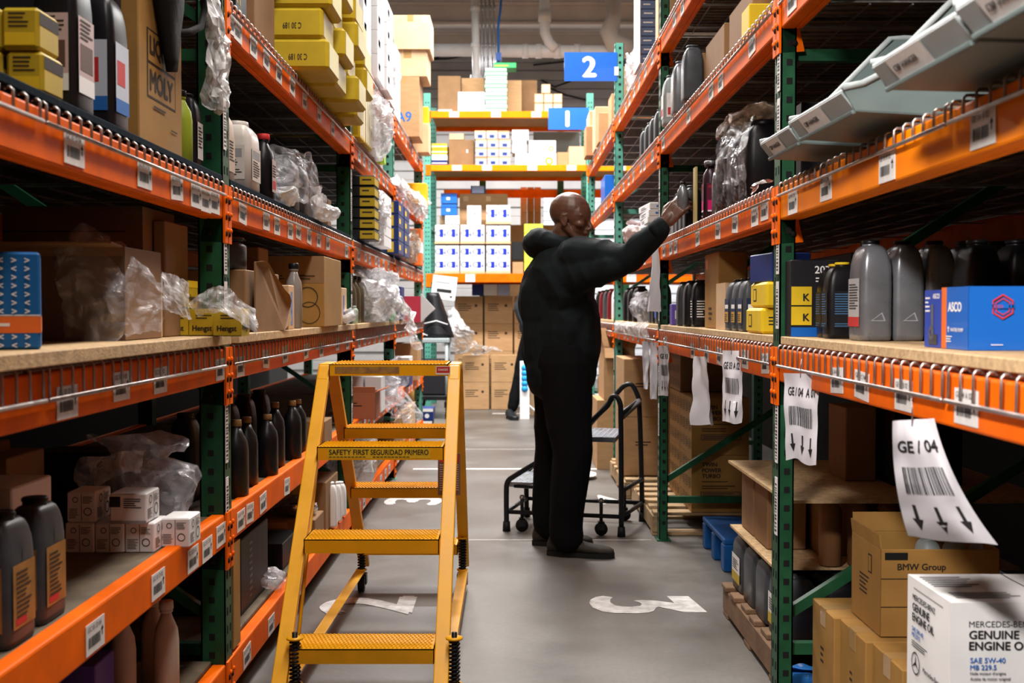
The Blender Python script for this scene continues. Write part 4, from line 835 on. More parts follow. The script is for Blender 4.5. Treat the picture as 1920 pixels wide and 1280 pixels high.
# ---- second bay, knee height : dark trigger bottles
for k in range(6):
    y = 3.45 + k * .22; bottle((-.83 - .02 * (k % 2), y, ZK), .07, .09, .235 - .012 * (k % 3), 'slim', BLACKP, mat('brass_cap', (.25, .14, .05), .4), 'black bottle at knee height, %s from the nearer upright' % ORD[k], 'black bottles at knee height', capr=.016)
t = [bottle((-.97, 3.4 + k * .25, ZK), .08, .10, .26, 'litre', BLACKP, BLACKP, 'black bottle in the rear row at knee height, %s from the nearer upright' % ORD[k], 'black bottles, rear row') for k in range(5)]
carton((-.84, 4.88, ZK), .12, .2, .10, CARD3, 'low brown carton at knee height behind the ladder', tape=None)
# ---- second bay, ankle height
b = MB(); b.box(-.012, .012, -.04, .04, 0, .30, CARDY); o = b.build('folded_board'); o.location = (-.80, 3.27, ZA); tag(o, 'narrow upright board on the bottom shelf beside the first left upright', 'board')
carton((-.98, 3.78, ZA), .26, .40, .24, BLACKC, 'black carton with grey vertical lettering on the bottom shelf', dec={'F': [('r', .9, .1, .04, .8, NAVYC)], 'R': [('lines', .3, .1, .12, .8, GREYD, 9)]}, tape=None)
carton((-.97, 3.62, ZK - .24), .12, .12, .09, CARD3, 'small brown carton on top of the black carton', parts=False)
bag((-.83, 3.95, ZA), (.05, .10, .03), 'crumpled silvery film on the bottom shelf', m=FILM, amp=.02, seed=15, top=.1)
carton((-.90, 4.70, ZA), .22, .22, .12, CARD3, 'brown carton under the silvery foil on the bottom shelf', dec={'F': [('r', .0, .72, .5, .2, CARD)]}, tape=None)
bag((-.88, 4.70, ZA + .121), (.085, .10, .03), 'shiny silver foil bundle on a brown carton', m=FOIL, amp=.025, seed=16, top=.12, name='foil_bundle', cat='foil')
carton((-.92, 5.10, ZA), .24, .35, .22, CARD3, 'brown carton behind the silvery foil', dec={'F': [('lines', .1, .2, .4, .2, INKB, 3)]})
for k in range(3): bottle((-.805, 5.08 + k * .14, ZA), .06, .06, .20 - .02 * k, 'litre', WHITE, WHITE, 'white bottle at the left aisle edge behind the ladder, %s' % ORD[k], 'white bottles at ankle height')
carton((-.97, 4.35, ZA), .25, .28, .10, BLACKC, 'flat black carton on the bottom shelf', parts=False)

# ---- third bay
for k in range(7):
    y = 5.83 + k * .07 + (.02 if k > 2 else 0); h = .28 if k > 2 else .30
    carton((-.86, y, ZO), .20, .062, h, YEL if k < 3 else YELD, 'upright yellow box with pale end above head height, %s from the upright' % ORD[k], 'upright yellow boxes', dec={'F': [('r', .78, .05, .16, .9, YELD)], 'R': [('r', .15, .04, .8, .9, mat('ivory_print', (.78, .74, .58), .5))]}, parts=False, name='filter_box')
carton((-.86, 6.55, ZO), .2, .30, .22, WHITE, 'white carton wrapped in film above head height', tape=None)
carton((-.81, 6.85, ZO), .12, .10, .06, mat('lime_print', (.35, .65, .02), .5), 'small lime green box on the white film', parts=False)
bag((-.76, 6.55, ZO + .0), (.07, .38, .16), 'milky film bulging out above head height', m=FILMW, amp=.05, seed=17, top=.15, freq=6)
film([[(-.76, 7.3, 1.98), (-.755, 7.9, 2.02), (-.755, 8.6, 2.04), (-.755, 9.4, 2.08), (-.76, 10.0, 2.12)], [(-.71, 7.4, 1.93), (-.70, 7.9, 1.95), (-.68, 8.4, 1.97), (-.70, 9.2, 2.0), (-.72, 9.9, 2.06)], [(-.74, 7.5, 1.86), (-.73, 8.0, 1.85), (-.72, 8.6, 1.86), (-.72, 9.3, 1.88), (-.72, 9.9, 1.97)]], 'long milky film stretched along the left rack at the aisle end', m=FILMW, amp=.05, seed=19, n=9, freq=5)
# white carton pile on the topmost level
nn = 0
for c_, (y, xr, n) in enumerate(((5.98, -.80, 5), (6.35, -.79, 5), (6.75, -.77, 5), (7.12, -.735, 4), (7.50, -.77, 3))):
    for k in range(n):
        h = .135; o = carton((xr - .19 + .01 * ((k * 3 + c_) % 3 - 1), y, ZT + k * (h + .001)), .38, .33, h, WHITE, 'white carton on the topmost level, %s pile, %s tier' % (ORD[c_], ORD[k]), 'white cartons on the topmost level', dec={'F': [('bars', .08, .45, .2, .25, INK), ('lines', .6, .5, .25, .3, INK, 3)], 'R': [('bars', .1, .4, .3, .3, INK)]}, parts=False, name='white_carton')
bag((-.79, 7.52, ZT + .12), (.06, .16, .13), 'milky film with dark printed patches beside the pale upright', m=FILMW, amp=.05, seed=20)
carton((-.82, 9.00, ZT), .24, .36, .46, CARD, 'tall brown carton marked A9 near the end of the left rack', dec={'F': [('t', .25, .25, .5, .17, INKBL, 'A9', .02)]})
carton((-.79, 9.02, ZT + .461), .30, .40, .20, CARD2, 'pale brown carton in the middle of the stack over A9', dec={'F': [('r', .4, .7, .2, .3, TAPE)]}, tape=None)
carton((-.765, 9.0, ZT + .662), .30, .42, .26, CARD2, 'topmost pale brown carton over A9', dec={'F': [('r', .8, .8, .12, .14, WHITE)]})
for k in range(4): carton((-.80 - .1, 7.98 + .2, ZT + k * .13), .2, .3, .128, WHITE, 'white carton behind the pale upright, %s tier' % ORD[k], 'white cartons behind the pale upright', parts=False, dec={'F': [('lines', .6, .4, .3, .2, INK, 2)]})
carton((-.755, 9.78, ZT + .25), .12, .12, .14, mat('orange_yellow_box', (.9, .45, .01), .5), 'orange-yellow box at the end of the left rack, upper', parts=False)
carton((-.80, 9.8, ZT), .22, .24, .245, CARD2, 'pale brown carton under the orange-yellow box', parts=False)
carton((-.77, 9.5, ZO), .16, .2, .17, mat('orange_yellow_box', (.9, .45, .01), .5), 'orange-yellow box at the end of the left rack, lower', parts=False)
# eye level, third/fourth bay
for k in range(6):
    carton((-.80, 6.05, ZE + k * .056), .19, .22, .052, BLACKC, 'black drawer box with yellow end, %s from the bottom' % ORD[k], 'black drawer boxes with yellow ends', dec={'F': [('r', .60, .08, .4, .8, YELD), ('lines', .66, .35, .28, .4, INKB, 1)], 'R': [('r', 0, .08, .8, .7, YELD)]}, parts=False, name='drawer_box', bev=.004)
for k in range(5): carton((-.80, 6.72, ZE + k * .062), .16, .40, .060, WHITE, 'white box in a film-wrapped stack at eye height, %s from the bottom' % ORD[k], 'film-wrapped white boxes', parts=False)
bag((-.76, 6.45, ZE), (.06, .30, .15), 'milky film around the white boxes at eye height', m=FILMW, amp=.04, seed=22, top=.15)
for k in range(4):
    for j in range(2):
        carton((-.82 + .0, 7.55 + j * .42, ZE + k * .085), .20, .36, .083, NAVYC, 'navy box with yellow clasp, %s stack, %s tier' % (('nearer', 'farther')[j], ORD[k]), 'navy boxes with yellow clasps', dec={'F': [('r', .06, .55, .5, .18, INKW), ('r', .64, .1, .2, .8, YEL)], 'R': [('r', .1, .3, .3, .4, YEL)]}, parts=False, name='navy_box')
bag((-.78, 8.9, ZE), (.07, .35, .13), 'pale yellowish film at eye height near the aisle end', m=FILMT, amp=.04, seed=23, top=.15)
for k in range(3): carton((-.82, 9.45, ZE + k * .10), .18, .25, .098, (ORC, WHITE, ORC)[k], '%s box at eye height at the aisle end, %s tier' % (('orange', 'white', 'orange')[k], ORD[k]), parts=False)
# waist height
for k in range(3): bottle((-.83, 5.86 + k * .16, ZW), .08, .10, .25, 'slim', mat('olive_plastic', (.10, .08, .04), .3), BLACKP, 'olive dark bottle past the second left upright, %s' % ORD[k], 'olive dark bottles at waist height')
bottle((-.80, 5.82, ZW), .05, .05, .09, 'round', mat('mint_plastic', (.35, .5, .38), .4), WHITE, 'small mint tub in front of the olive bottles', cat='tub', name='plastic_tub')
bag((-.79, 6.65, ZW), (.13, .42, .15), 'large crumpled white plastic bag at waist height', m=FILMW, amp=.06, seed=24, top=.3, freq=6)
film([[(-.83, 6.2, 1.30), (-.80, 6.5, 1.34), (-.78, 6.8, 1.30), (-.76, 7.3, 1.22), (-.72, 7.8, 1.14)], [(-.74, 6.2, 1.20), (-.70, 6.5, 1.22), (-.67, 6.9, 1.18), (-.66, 7.3, 1.13), (-.66, 7.8, 1.08)], [(-.72, 6.2, 1.09), (-.68, 6.5, 1.08), (-.66, 6.9, 1.08), (-.66, 7.3, 1.04), (-.68, 7.8, 1.0)]], 'white bag edge spilling over the waist-high beam', m=FILMW, amp=.06, seed=25, n=8, freq=6)
carton((-.83, 7.35, ZW), .16, .3, .19, GRNB, 'bright green box with yellow panel at waist height', dec={'F': [('r', .3, .5, .5, .35, YEL)], 'R': [('r', .2, .5, .5, .35, YEL)]}, parts=False)
carton((-.83, 7.95, ZW), .16, .25, .23, NAVYC, 'navy box behind the green box', parts=False)
t = thing('folded_carton', (-.72, 8.3, ZW - .02), 'red and white flattened carton leaning at the aisle edge', 'box', rz=-.35)
b = MB(); b.box(-.06, .08, -.01, .01, 0, .19, mat('pink_red_print', (.62, .06, .10), .5)); b.build('red_panel', t); b = MB(); b.add([(.08, -.01, .0), (.19, -.012, .10), (.08, -.01, .21), (-.05, -.012, -.12)], [(0, 1, 2), (0, 3, 1)], WHITE); b.add([(.08, .0, .0), (.19, .0, .10), (.08, .0, .21), (-.05, .0, -.12)], [(2, 1, 0), (1, 3, 0)], WHITE); b.build('white_panel', t)
film([[(-.78, 8.4, 1.05), (-.74, 8.4, 1.06), (-.70, 8.42, 1.05)], [(-.75, 8.35, .96), (-.71, 8.36, .97), (-.68, 8.38, .96)], [(-.72, 8.32, .88), (-.69, 8.33, .86), (-.63, 8.35, .85)]], 'torn strip of film dangling from the waist-high beam', m=FILMW, amp=.04, seed=26, n=7)
# knee height
carton((-.80, 6.02, ZK), .20, .20, .14, mat('rusty_carton', (.42, .14, .07), .6), 'rust-coloured carton with white lid at knee height', dec={'F': [('lines', .2, .45, .5, .2, INKB, 2)]}, flaps=[('F', .2, .03), ('R', 1.2, .06)])
for k in range(2): carton((-.86 + k * .10, 6.40, ZK), .09, .2, .20, WHITE, 'white box at knee height behind the rusty carton, %s' % ('left', 'right')[k], parts=False)
bag((-.76, 6.9, ZK - .02), (.10, .40, .13), 'clear film bag hanging over the knee-high beam', m=FILM, amp=.06, seed=27, top=.2, freq=6)
film([[(-.79, 6.5, .72), (-.76, 6.8, .74), (-.74, 7.2, .70)], [(-.70, 6.5, .58), (-.64, 6.9, .58), (-.62, 7.3, .55)], [(-.66, 6.7, .48), (-.58, 6.95, .44), (-.60, 7.3, .42)]], 'clear film sagging into the aisle behind the ladder', m=FILM, amp=.06, seed=28, n=8, freq=7)
for k in range(3): bottle((-.82, 7.45 + k * .2, ZK), .08, .1, .24, 'slim', BLACKP, BLACKP, 'dark bottle at knee height near the pale upright, %s' % ORD[k], 'dark bottles by the pale upright')
for k in range(2): carton((-.66, 7.9, .345 + k * .0), .01, .01, .01, NAVYC, 'x', parts=False) if 0 else None
for k in range(2):
    carton((-.83, 8.6, ZK + k * .11), .16, .3, .108, (NAVYC, WHITE)[k], ('navy', 'white')[k] + ' box at knee height near the end of the left rack', parts=False)
carton((-.85, 9.4, ZK), .2, .4, .3, CARD, 'brown carton at knee height at the end of the left rack')
# ankle height, third bay
bag((-.86, 6.15, ZA), (.13, .26, .16), 'large clear film bundle on the bottom shelf behind the ladder', m=FILMW, amp=.05, seed=29, top=.2)
carton((-.92, 6.7, ZA), .22, .5, .2, CARD, 'brown carton on the bottom shelf behind the film bundle')
for k in range(3): carton((-.88, 7.9 + k * .6, ZA), .2, .5, .22, (CARD3, CARD, CARD2)[k], 'carton on the bottom shelf of the fourth bay, %s' % ORD[k], tape='T')

# cartons added outside the frame, nearest left bay, to block the fill light
for k, z in enumerate((ZE, ZW, ZK)):
    for j in range(2): carton((-1.13, 1.02 + j * .46, z), .62, .44, .29, (CARD3, CARD)[j], 'brown carton in the nearest left bay beside the camera, %s level, %s' % (('eye', 'waist', 'knee')[k], ('nearer', 'farther')[j]), 'brown cartons beside the camera', tape=None)
# ================================================================ goods on the right rack
RE, RW, RO, RT = 1.499, 1.0705, 2.017, 2.512
# ---- hopper bins, nearest bay, eye height
def hopper(loc, w, d, h, label, rz=0, tilt=0, m=BINM, lip=LIP):
    """open-fronted bin, its mouth toward -X (the aisle); w along Y, d along X"""
    t = thing('hopper_bin', loc, label, 'storage bin', 'grey hopper bins', rz); t.rotation_euler = (0, tilt, rz); k = .004
    f0 = .035; fx = -.028
    pr = [(0, 0), (d, 0), (d, h), (d * .50, h), (.02, f0 + .02), (fx, f0 + .008)]
    for s_ in (-1, 1):
        b = MB(); y0 = s_ * w / 2; y1 = y0 - s_ * k; n = len(pr)
        b.add([(x, y0, z) for x, z in pr] + [(x, y1, z) for x, z in pr], [tuple(range(n)) if s_ < 0 else tuple(range(n))[::-1], tuple(range(n, 2 * n))[::-1] if s_ < 0 else tuple(range(n, 2 * n))] + [(i, (i + 1) % n, n + (i + 1) % n, n + i) for i in range(n)], m)
        b.build('side_wall', t)
        b = MB(); b.tube([(d, y0, h), (d * .54, y0, h), (d * .46, y0, h * .985), (.04, y0, f0 + .035), (.01, y0, f0 + .018), (fx, y0, f0 + .008)], .0065, lip, 8); b.build('rim', t)
    b = MB(); b.box(0, d, -w / 2, w / 2, 0, k, m); b.build('bin_floor', t, .001)
    b = MB(); b.box(d - k, d, -w / 2, w / 2, 0, h, m); b.build('back_wall', t)
    b = MB(); b.bar((.002, 0, .002), (fx, 0, f0), w * .98, k, lip, (0, 1, 0)); b.bar((fx, 0, f0), (fx + .012, 0, f0 + .010), w * .98, .006, lip, (0, 1, 0)); b.bar((.004, 0, .002), (-.006, 0, -.002), w * .98, .008, m, (0, 1, 0)); b.build('front_lip', t, .002, 2)
    b = MB(); p0, p1 = Vector((-.0035, 0, .004)), Vector((fx - .0015, 0, f0 - .002)); u = (p1 - p0).normalized(); nn_ = Vector((-u.z, 0, u.x)) * .0012; p0 += nn_; p1 += nn_
    O = p0 + Vector((0, w * .30, 0)); q = [O, O + Vector((0, -w * .42, 0)), O + Vector((0, -w * .42, 0)) + (p1 - p0), O + (p1 - p0)]; b.quad(*q, LAB)
    b.text('CBP-HANGER', O + nn_ * .4 + Vector((0, -w * .03, 0)) + (p1 - p0) * .35, (0, -1, 0), u, .011, INK, maxw=w * .36, bold=.01)
    b.build('bin_label', t); return t
hopper((.665, 2.78, RE + .026), .28, .40, .15, 'grey hopper bin farthest from the camera, beside the first right upright', .02, .05)
hopper((.645, 2.34, RE + .016), .36, .40, .235, 'tall-sided grey hopper bin, second from the upright', .03, .05)
hopper((.625, 1.72, RE - .0 + .004), .34, .42, .17, 'grey hopper bin with white label in front of the tall-sided one', .02, .02)
hopper((.62, 1.36, RE + .004), .34, .42, .17, 'grey hopper bin nearest the right picture edge', .01, .02)
# ---- nearest bay, waist height
def corner(px, X): return 2140 * X / (px - 957)
BL207 = [('r', 0, 0, 1, .12, BLUEC), ('t', .48, .82, .45, .10, INKW, '207L', .02), ('lines', .5, .70, .4, .08, INKW, 2), ('t', .55, .45, .35, .10, INKW, '7L', .02), ('t', .55, .22, .4, .10, INKW, '07L', .02), ('r', .0, .15, .42, .24, YEL), ('r', .0, .41, .42, .24, YEL), ('t', .24, .20, .14, .10, INK, 'K', .04), ('t', .24, .46, .14, .10, INK, 'K', .04)]
carton((.815, 3.085, RW), .13, .07, .205, BLACKC, 'black carton printed 207L with yellow panels by the right upright', dec={'F': BL207}, parts=False)
for k, (x, y) in enumerate(((.83, 2.86), (.845, 2.97))):
    bottle((x, y, RW), .085, .07, .19, 'litre', BLACKP, YEL, 'black motor oil bottle with yellow cap, %s' % ('front one with blue text', 'half hidden behind the front one')[k], 'black bottles with yellow caps', lab=['F', 'L'], labm=BLACKC, dec=[('lines', .05, .35, .9, .6, mat('dull_blue_ink', (.06, .16, .32), .6), 9), ('lines', .05, .02, .8, .12, mat('dull_blue_ink', (.06, .16, .32), .6), 2)], capr=.019)
for k in range(6):
    x = .838 + k * .077
    bottle((x, 2.66 + .008 * k, RW), .074, .115, .262 if 0 else .232, 'litre', GREYJ if k < 3 else GREYD, BLACKP, 'silver grey oil bottle, %s from the aisle' % ORD[k], 'silver grey oil bottles', lab=['L'] if k == 0 else None, labm=mat('silver_label', (.5, .5, .52), .4), dec=[('r', 0, 0, 1, .2, INKR), ('lines', .1, .35, .8, .55, INK, 10)], crease=False, capr=.021)
    q = MB(); q.add([(-.018, -.0588, .045), (.018, -.0588, .045), (.010, -.0588, .066)], [(0, 1, 2)], mat('embossed_grey', (.30, .31, .34), .3)); q.add([(-.012, -.0590, .0475), (.0135, -.0590, .0475), (.008, -.0590, .062)], [(0, 1, 2)], GREYJ)
    o = q.build('embossed_triangle', [z for z in bpy.data.objects if z.name.startswith('oil_bottle') and z.parent is None][-1]) if k < 2 else None
for k in range(4):
    bottle((1.00 + k * .085, 2.45, RW), .075, .11, .22, 'litre', BLACKP, BLACKP, 'black glossy bottle behind the blue carton, %s from the left' % ORD[k], 'black glossy bottles')
carton((.862, 2.165, RW), .12, .085, .108, NAVYC, 'small blue carton showing a metal pump', dec={'L': [('r', 0, 0, 1, 1, mat('royal_blue', (.03, .07, .42), .4)), ('t', .5, .85, .45, .09, INKW, 'ASCO', .04), ('lines', .05, .6, .3, .3, INKW, 4), ('r', .42, .2, .14, .55, GREYJ), ('r', .3, .05, .5, .18, GREYD), ('ring', .45, .25, .3, .2, GREYJ, .5)], 'F': [('r', 0, 0, 1, 1, mat('royal_blue', (.03, .07, .42), .4)), ('r', .2, .05, .45, .2, GREYD), ('r', .35, .2, .14, .55, GREYJ)]}, parts=False)
carton((.915, 2.06, RW), .225, .125, .112, BLUEC, 'bright blue carton with orange edge and red diamond emblem', dec={
    'L': [('r', 0, 0, .20, 1, ORC), ('r', .2, 0, .8, 1, BLUEC), ('t', .26, .60, .68, .16, INKW, 'ASCO', .05), ('t', .36, .28, .55, .06, INKW, 'WATER PUMP', .01), ('lines', .2, .1, .3, .12, INKW, 3), ('arrow', .26, .27, .08, .1, INKW)],
    'F': [('r', .50, 0, .5, 1, PURP)] + [('r', .53 + i * .06, 0, .012, 1, NAVYC) for i in range(8)] + [('lines', .17, .07, .12, .03, INKW, 1), ('hex', .26, .68, .19, .3, INKR), ('hex', .26, .68, .13, .3, INKR), ('r', .17, .655, .18, .06, BLUEC), ('t', .18, .663, .16, .045, INKR, 'ASCO', .02)] ,
    'T': [('r', 0, 0, 1, 1, mat('dark_top_print', (.02, .03, .08), .4))]}, parts=False, bev=.0015)
# rear brace of grey angle seen between the levels
# ---- nearest bay, floor
carton((1.02, 2.17, .30), .44, .225, .31, WHITE, 'white engine oil carton with black and blue lettering at lower right', dec={
    'F': [('t', .075, .855, .5, .036, INK, 'MERCEDES-BENZ', .005), ('t', .075, .785, .3, .052, INK, 'GENUINE', .035), ('t', .075, .72, .4, .052, INK, 'ENGINE OIL', .035), ('t', .08, .645, .3, .032, INKBL, 'SAE 5W-40', .02), ('t', .08, .605, .3, .030, INKBL, 'MB 229.5', .02), ('t', .08, .572, .3, .022, INK, "Huile moteur d'origine", .01), ('t', .08, .54, .3, .022, INK, 'Aceite de motor original', .01)],
    'L': [('lines', .16, .93, .7, .02, mat('grey_print', (.3, .3, .32), .6), 1), ('t', .14, .865, .60, .036, INK, 'MERCEDES-BENZ', .005), ('t', .14, .795, .5, .052, INK, 'GENUINE', .035), ('t', .14, .73, .6, .052, INK, 'ENGINE OIL', .035), ('t', .14, .665, .42, .030, INKBL, 'SAE 5W-40', .02), ('t', .14, .63, .38, .028, INKBL, 'MB 229.5', .02), ('lines', .14, .565, .42, .045, INK, 3), ('ring', .24, .47, .20, .1, INK, .86, 1), ('t', .42, .455, .45, .032, INK, 'Mercedes-Benz', .01)],
    'T': [('lines', .03, .50, .26, .40, INK, 6), ('lines', .05, .12, .30, .22, INK, 4), ('r', .42, 0, .006, 1, INK), ('lines', .5, .3, .3, .4, INK, 4)]}, tape=None, bev=.002)
carton((1.02, 2.17, 0), .42, .21, .298, CARDY, 'honey-coloured carton under the white engine oil carton')
for k, (x, y) in enumerate(((.97, 3.045), (.985, 2.83), (1.0, 2.615), (1.02, 2.40))):
    carton((x, y, 0), .26, .21, .343 if k < 3 else .25, CARDY, 'honey-coloured carton standing on the floor at lower right, %s from the upright' % ORD[k], 'honey cartons on the floor at lower right', dec={'L': [('lines', .4, .55, .15, .15, INKB, 3)], 'F': [('r', .62, .3, .2, .25, INKB), ('r', .64, .32, .16, .21, CARDY), ('lines', .66, .33, .12, .18, INKB, 3)]})
t = carton((1.045, 2.875, .345), .29, .235, .215, CARDY, 'open honey carton with handle hole and carmaker name', dec={'F': [('t', .14, .74, .52, .10, INKB, 'BMW Group', .03), ('r', 0, .66, 1, .01, INKB), ('r', 0, .34, 1, .01, INKB), ('t', .36, .10, .16, .12, INKB, '12', .02), ('lines', .3, .0, .3, .05, INKB, 1)], 'L': [('lines', .3, .35, .35, .25, INKB, 5), ('r', .6, .65, .12, .22, INKB), ('r', .62, .67, .08, .18, CARDY)]}, flaps=[('L', .12, .035), ('B', .1, .05)])
q = MB(); q.box(-.135, -.08, -.1195, -.1182, .190, .207, DARK); q.build('handle_hole', t)
for k, (x, z) in enumerate(((1.06, .36), (1.13, .355), (1.20, .36))): bottle((x, 2.88, z), .055, .09, .21, 'litre', mat('pale_grey_cap', (.4, .44, .45), .5) if 0 else GREYS, GREYS, 'pale grey bottle inside the open honey carton, %s' % ORD[k], 'bottles in the open carton')
for k, x in enumerate((1.40, 1.62)): carton((x, 2.7, 0), .18, .35, .80, CARD3, 'tall brown carton deep under the right rack, %s' % ('left', 'right')[k], dec={'F': [('r', .3, .78, .2, .1, CARD2)]}, tape=None)
carton((1.50, 2.25, .0), .14, .3, .78, CARD2, 'tall pale carton with vertical lettering at the right picture edge', dec={'L': [('lines', .3, .3, .3, .4, INKB, 7)]}, tape=None)

# ---- pallets
def pallet(loc, w, d, m, label, h=.12, rz=0):
    t = thing('pallet', loc, label, 'pallet', None, rz)
    for x in (-w / 2 + .02, 0, w / 2 - .02): b = MB(); b.box(x - .02, x + .02, -d / 2, d / 2, .018, h - .018, m); b.build('stringer', t, .003)
    n = 6
    for i in range(n): y = -d / 2 + .05 + (d - .1) * i / (n - 1); b = MB(); b.box(-w / 2 + R.uniform(-.01, .01), w / 2 + R.uniform(-.01, .01), y - .045, y + .045, h - .018, h, m); b.build('deck_plank', t, .003)
    for y in (-d / 2 + .05, 0, d / 2 - .05): b = MB(); b.box(-w / 2, w / 2, y - .045, y + .045, 0, .018, m); b.build('bottom_plank', t, .003)
    return t
pallet((1.22, 3.84, 0), .84, .86, WOODD, 'weathered wooden pallet carrying black jugs, beside the right upright')
pallet((1.20, 6.25, 0), .96, 1.0, WOOD, 'pale wooden pallet under the TWIN POWER TURBO cartons')
pallet((1.17, 7.38, 0), .96, 1.0, WOOD, 'pale wooden pallet under the tall brown cartons')
t = thing('plastic_pallet', (1.25, 5.22, 0), 'bright blue plastic pallet on the floor under the right rack', 'pallet')
b = MB(); b.box(-.32, .32, -.28, .28, .12, .145, BLUEP); b.build('deck', t, .006)
for x in (-.28, 0, .28):
    for y in (-.24, 0, .24): b = MB(); b.box(x - .04, x + .04, y - .04, y + .04, 0, .12, BLUEP); b.build('foot_block', t, .006)
bag((.86, 3.32, .0), (.06, .05, .05), 'blue plastic wrapping stuffed into the weathered pallet', m=BLUEC if 0 else mat('blue_foil', (.02, .17, .55), .35), amp=.02, seed=31, top=.1, name='blue_wrapping', cat='wrapping')
# black jugs on the weathered pallet, in two boarded layers
def jug(loc, label, rz=0, lab=False, m=GREYD):
    t = bottle(loc, .12, .19, .205, 'jug', m, BLACKP, label, 'black jugs on the weathered pallet', rz, cat='jug', name='oil_jug', lab=['L'] if lab else None, labm=LAB, dec=[('r', 0, 0, 1, .35, YELD), ('lines', .1, .45, .8, .4, INK, 5)], handle=True, capr=.018)
    return t
for k in range(4):
    for j in range(3):
        if j == 2 and k > 1: continue
        jug((.885 + j * .135, 4.15 - k * .198, .121), 'black handled oil jug on the pallet, %s from the far end, %s row' % (ORD[k], ('aisle', 'second', 'third')[j]), lab=(k in (0, 3) and j == 0), m=GREYD if j == 0 else BLACKP)
b = MB(); b.box(-.38, .38, -.36, .36, 0, .008, PLY); o = b.build('layer_board'); o.location = (1.20, 3.88, .335); tag(o, 'lower loose board lying on the black jugs', 'board')
for k in range(5):
    carton((.92 + .15 * (k % 3) , 4.10 - .22 * (k // 3) - .1 * (k % 3), .345), .13, .20, .228, CARD3, 'brown carton between the two loose boards, %s' % ORD[k], 'brown cartons between the loose boards', parts=False)
for k in range(3): bottle((1.0 + .09 * k, 3.55, .345), .07, .07, .228, 'round', mat('rusty_can', (.22, .10, .04), .5), CARD3, 'rust-brown can between the loose boards, %s from the left' % ORD[k], 'rust-brown cans', cat='can', name='oil_can')
b = MB(); b.box(-.40, .40, -.45, .45, 0, .009, PLY); o = b.build('layer_board'); o.location = (1.21, 3.78, .575); tag(o, 'upper loose board beside the right upright at knee height', 'board')
carton((1.14, 3.80, .585), .10, .2, .24, CARD3, 'narrow brown carton standing on the upper loose board', parts=False)
carton((1.32, 3.72, .585), .22, .25, .24, BLACKC, 'black carton with silvery top on the upper loose board', dec={'T': [('r', 0, .1, 1, .6, GREYJ)]}, parts=False)
# ---- TWIN POWER TURBO cartons
TP = lambda: [('t', .18, .80, .42, .075, INKB, 'TWIN', .04), ('t', .18, .70, .62, .075, INKB, 'POWER', .04), ('t', .18, .60, .6, .075, INKB, 'TURBO', .04), ('lines', .18, .52, .7, .035, INKB, 1), ('lines', .18, .40, .6, .08, INKB, 2), ('r', .16, .26, .7, .10, INKB), ('r', .17, .27, .68, .08, CARD3), ('lines', .2, .28, .6, .06, INKB, 2)]
def TL():
    it = []
    for i in range(4):
        for j in range(3): it.append(('lines', .06 + i * .25, .08 + j * .32, .13, .2, INKB, 5)); it.append(('arrow' if (i + j) % 2 else 'down', .2 + i * .25, .1 + j * .32, .035, .16, INKB))
    return it
for k in range(2):
    for j in range(2):
        carton((1.06 + .0, 5.94 + j * .40, .121 + k * .29), .29, .39, .288, CARDY, 'motor oil carton lettered in black on the pale pallet, %s stack, %s tier' % (('nearer', 'farther')[j], ('lower', 'upper')[k]), 'lettered motor oil cartons', dec={'F': TP(), 'L': TL()}, tape=None)
carton((1.06, 6.34, .702), .29, .39, .24, CARD3, 'dark printed carton on top of the farther oil carton stack', dec={'L': TL()}, tape=None)
for k in range(2):
    carton((.88, 7.30, .121 + k * .361), .36, .54, .36, CARD, 'tall plain brown carton on the farther pallet, %s tier' % ('lower', 'upper')[k], 'tall plain cartons on the farther pallet', dec={'F': [('arrow', .78, .35, .08, .2, INKB), ('lines', .2, .5, .3, .1, INKB, 2)], 'L': [('arrow', .5, .2, .06, .2, INKB)]})
carton((.84, 8.40, 0), .44, .5, .50, CARD, 'lower brown carton of the stack behind the rolling steps')
carton((.78, 8.40, .501), .22, .5, .37, CARD, 'upper brown carton behind the rolling steps, open at the top', dec={'F': [('r', .45, 0, .06, 1, TAPE), ('lines', .7, .2, .2, .1, INKB, 2)]}, flaps=[('L', .3, .12), ('B', .25, .14), ('R', .4, .1), ('F', 2.6, .08)])
carton((1.02, 8.35, .501), .2, .4, .26, CARD3, 'small dark carton right of the open brown one')
carton((.85, 9.3, 0), .3, .4, .45, GREYS, 'grey crate on the floor deep in the right rack', cat='crate', name='crate', parts=False)
carton((.93, 9.95, 0), .3, .5, .55, CARD3, 'brown carton on the floor at the end of the right rack')
bag((.50, 7.75, .0), (.09, .12, .02), 'white paper scrap on the floor behind the rolling steps', m=WHITE, amp=.012, seed=33, top=.1, name='paper_scrap', cat='paper')
# ---- second bay, waist height
carton((.84, 4.46, RW), .11, .30, .292, CARDY, 'tall honey-brown carton at waist height beyond the right upright', dec={'L': [('r', .1, .8, .12, .12, ORC), ('lines', .3, .1, .3, .2, INKB, 3)]}, tape=None)
b = MB(); b.box(-.012, .012, -.09, .09, 0, .17, CARD2); o = b.build('divider_board'); o.location = (.785, 4.20, RW); tag(o, 'pale divider board between honey carton and navy bottles', 'board')
for k in range(3):
    bottle((.80 + .0, 4.02 - k * .115, RW), .075, .10, .178, 'litre', GREYD, BLACKP, 'dark grey bottle with blue and gold label, %s from the pale divider' % ORD[k], 'dark grey bottles with gold labels', lab=['L', 'F'], labm=mat('navy_label', (.015, .03, .09), .4), dec=[('r', .1, .05, .8, .42, mat('gold_print', (.60, .33, .03), .4)), ('r', .1, .6, .8, .16, INKW), ('lines', .15, .1, .6, .3, INK, 4)], capr=.014)
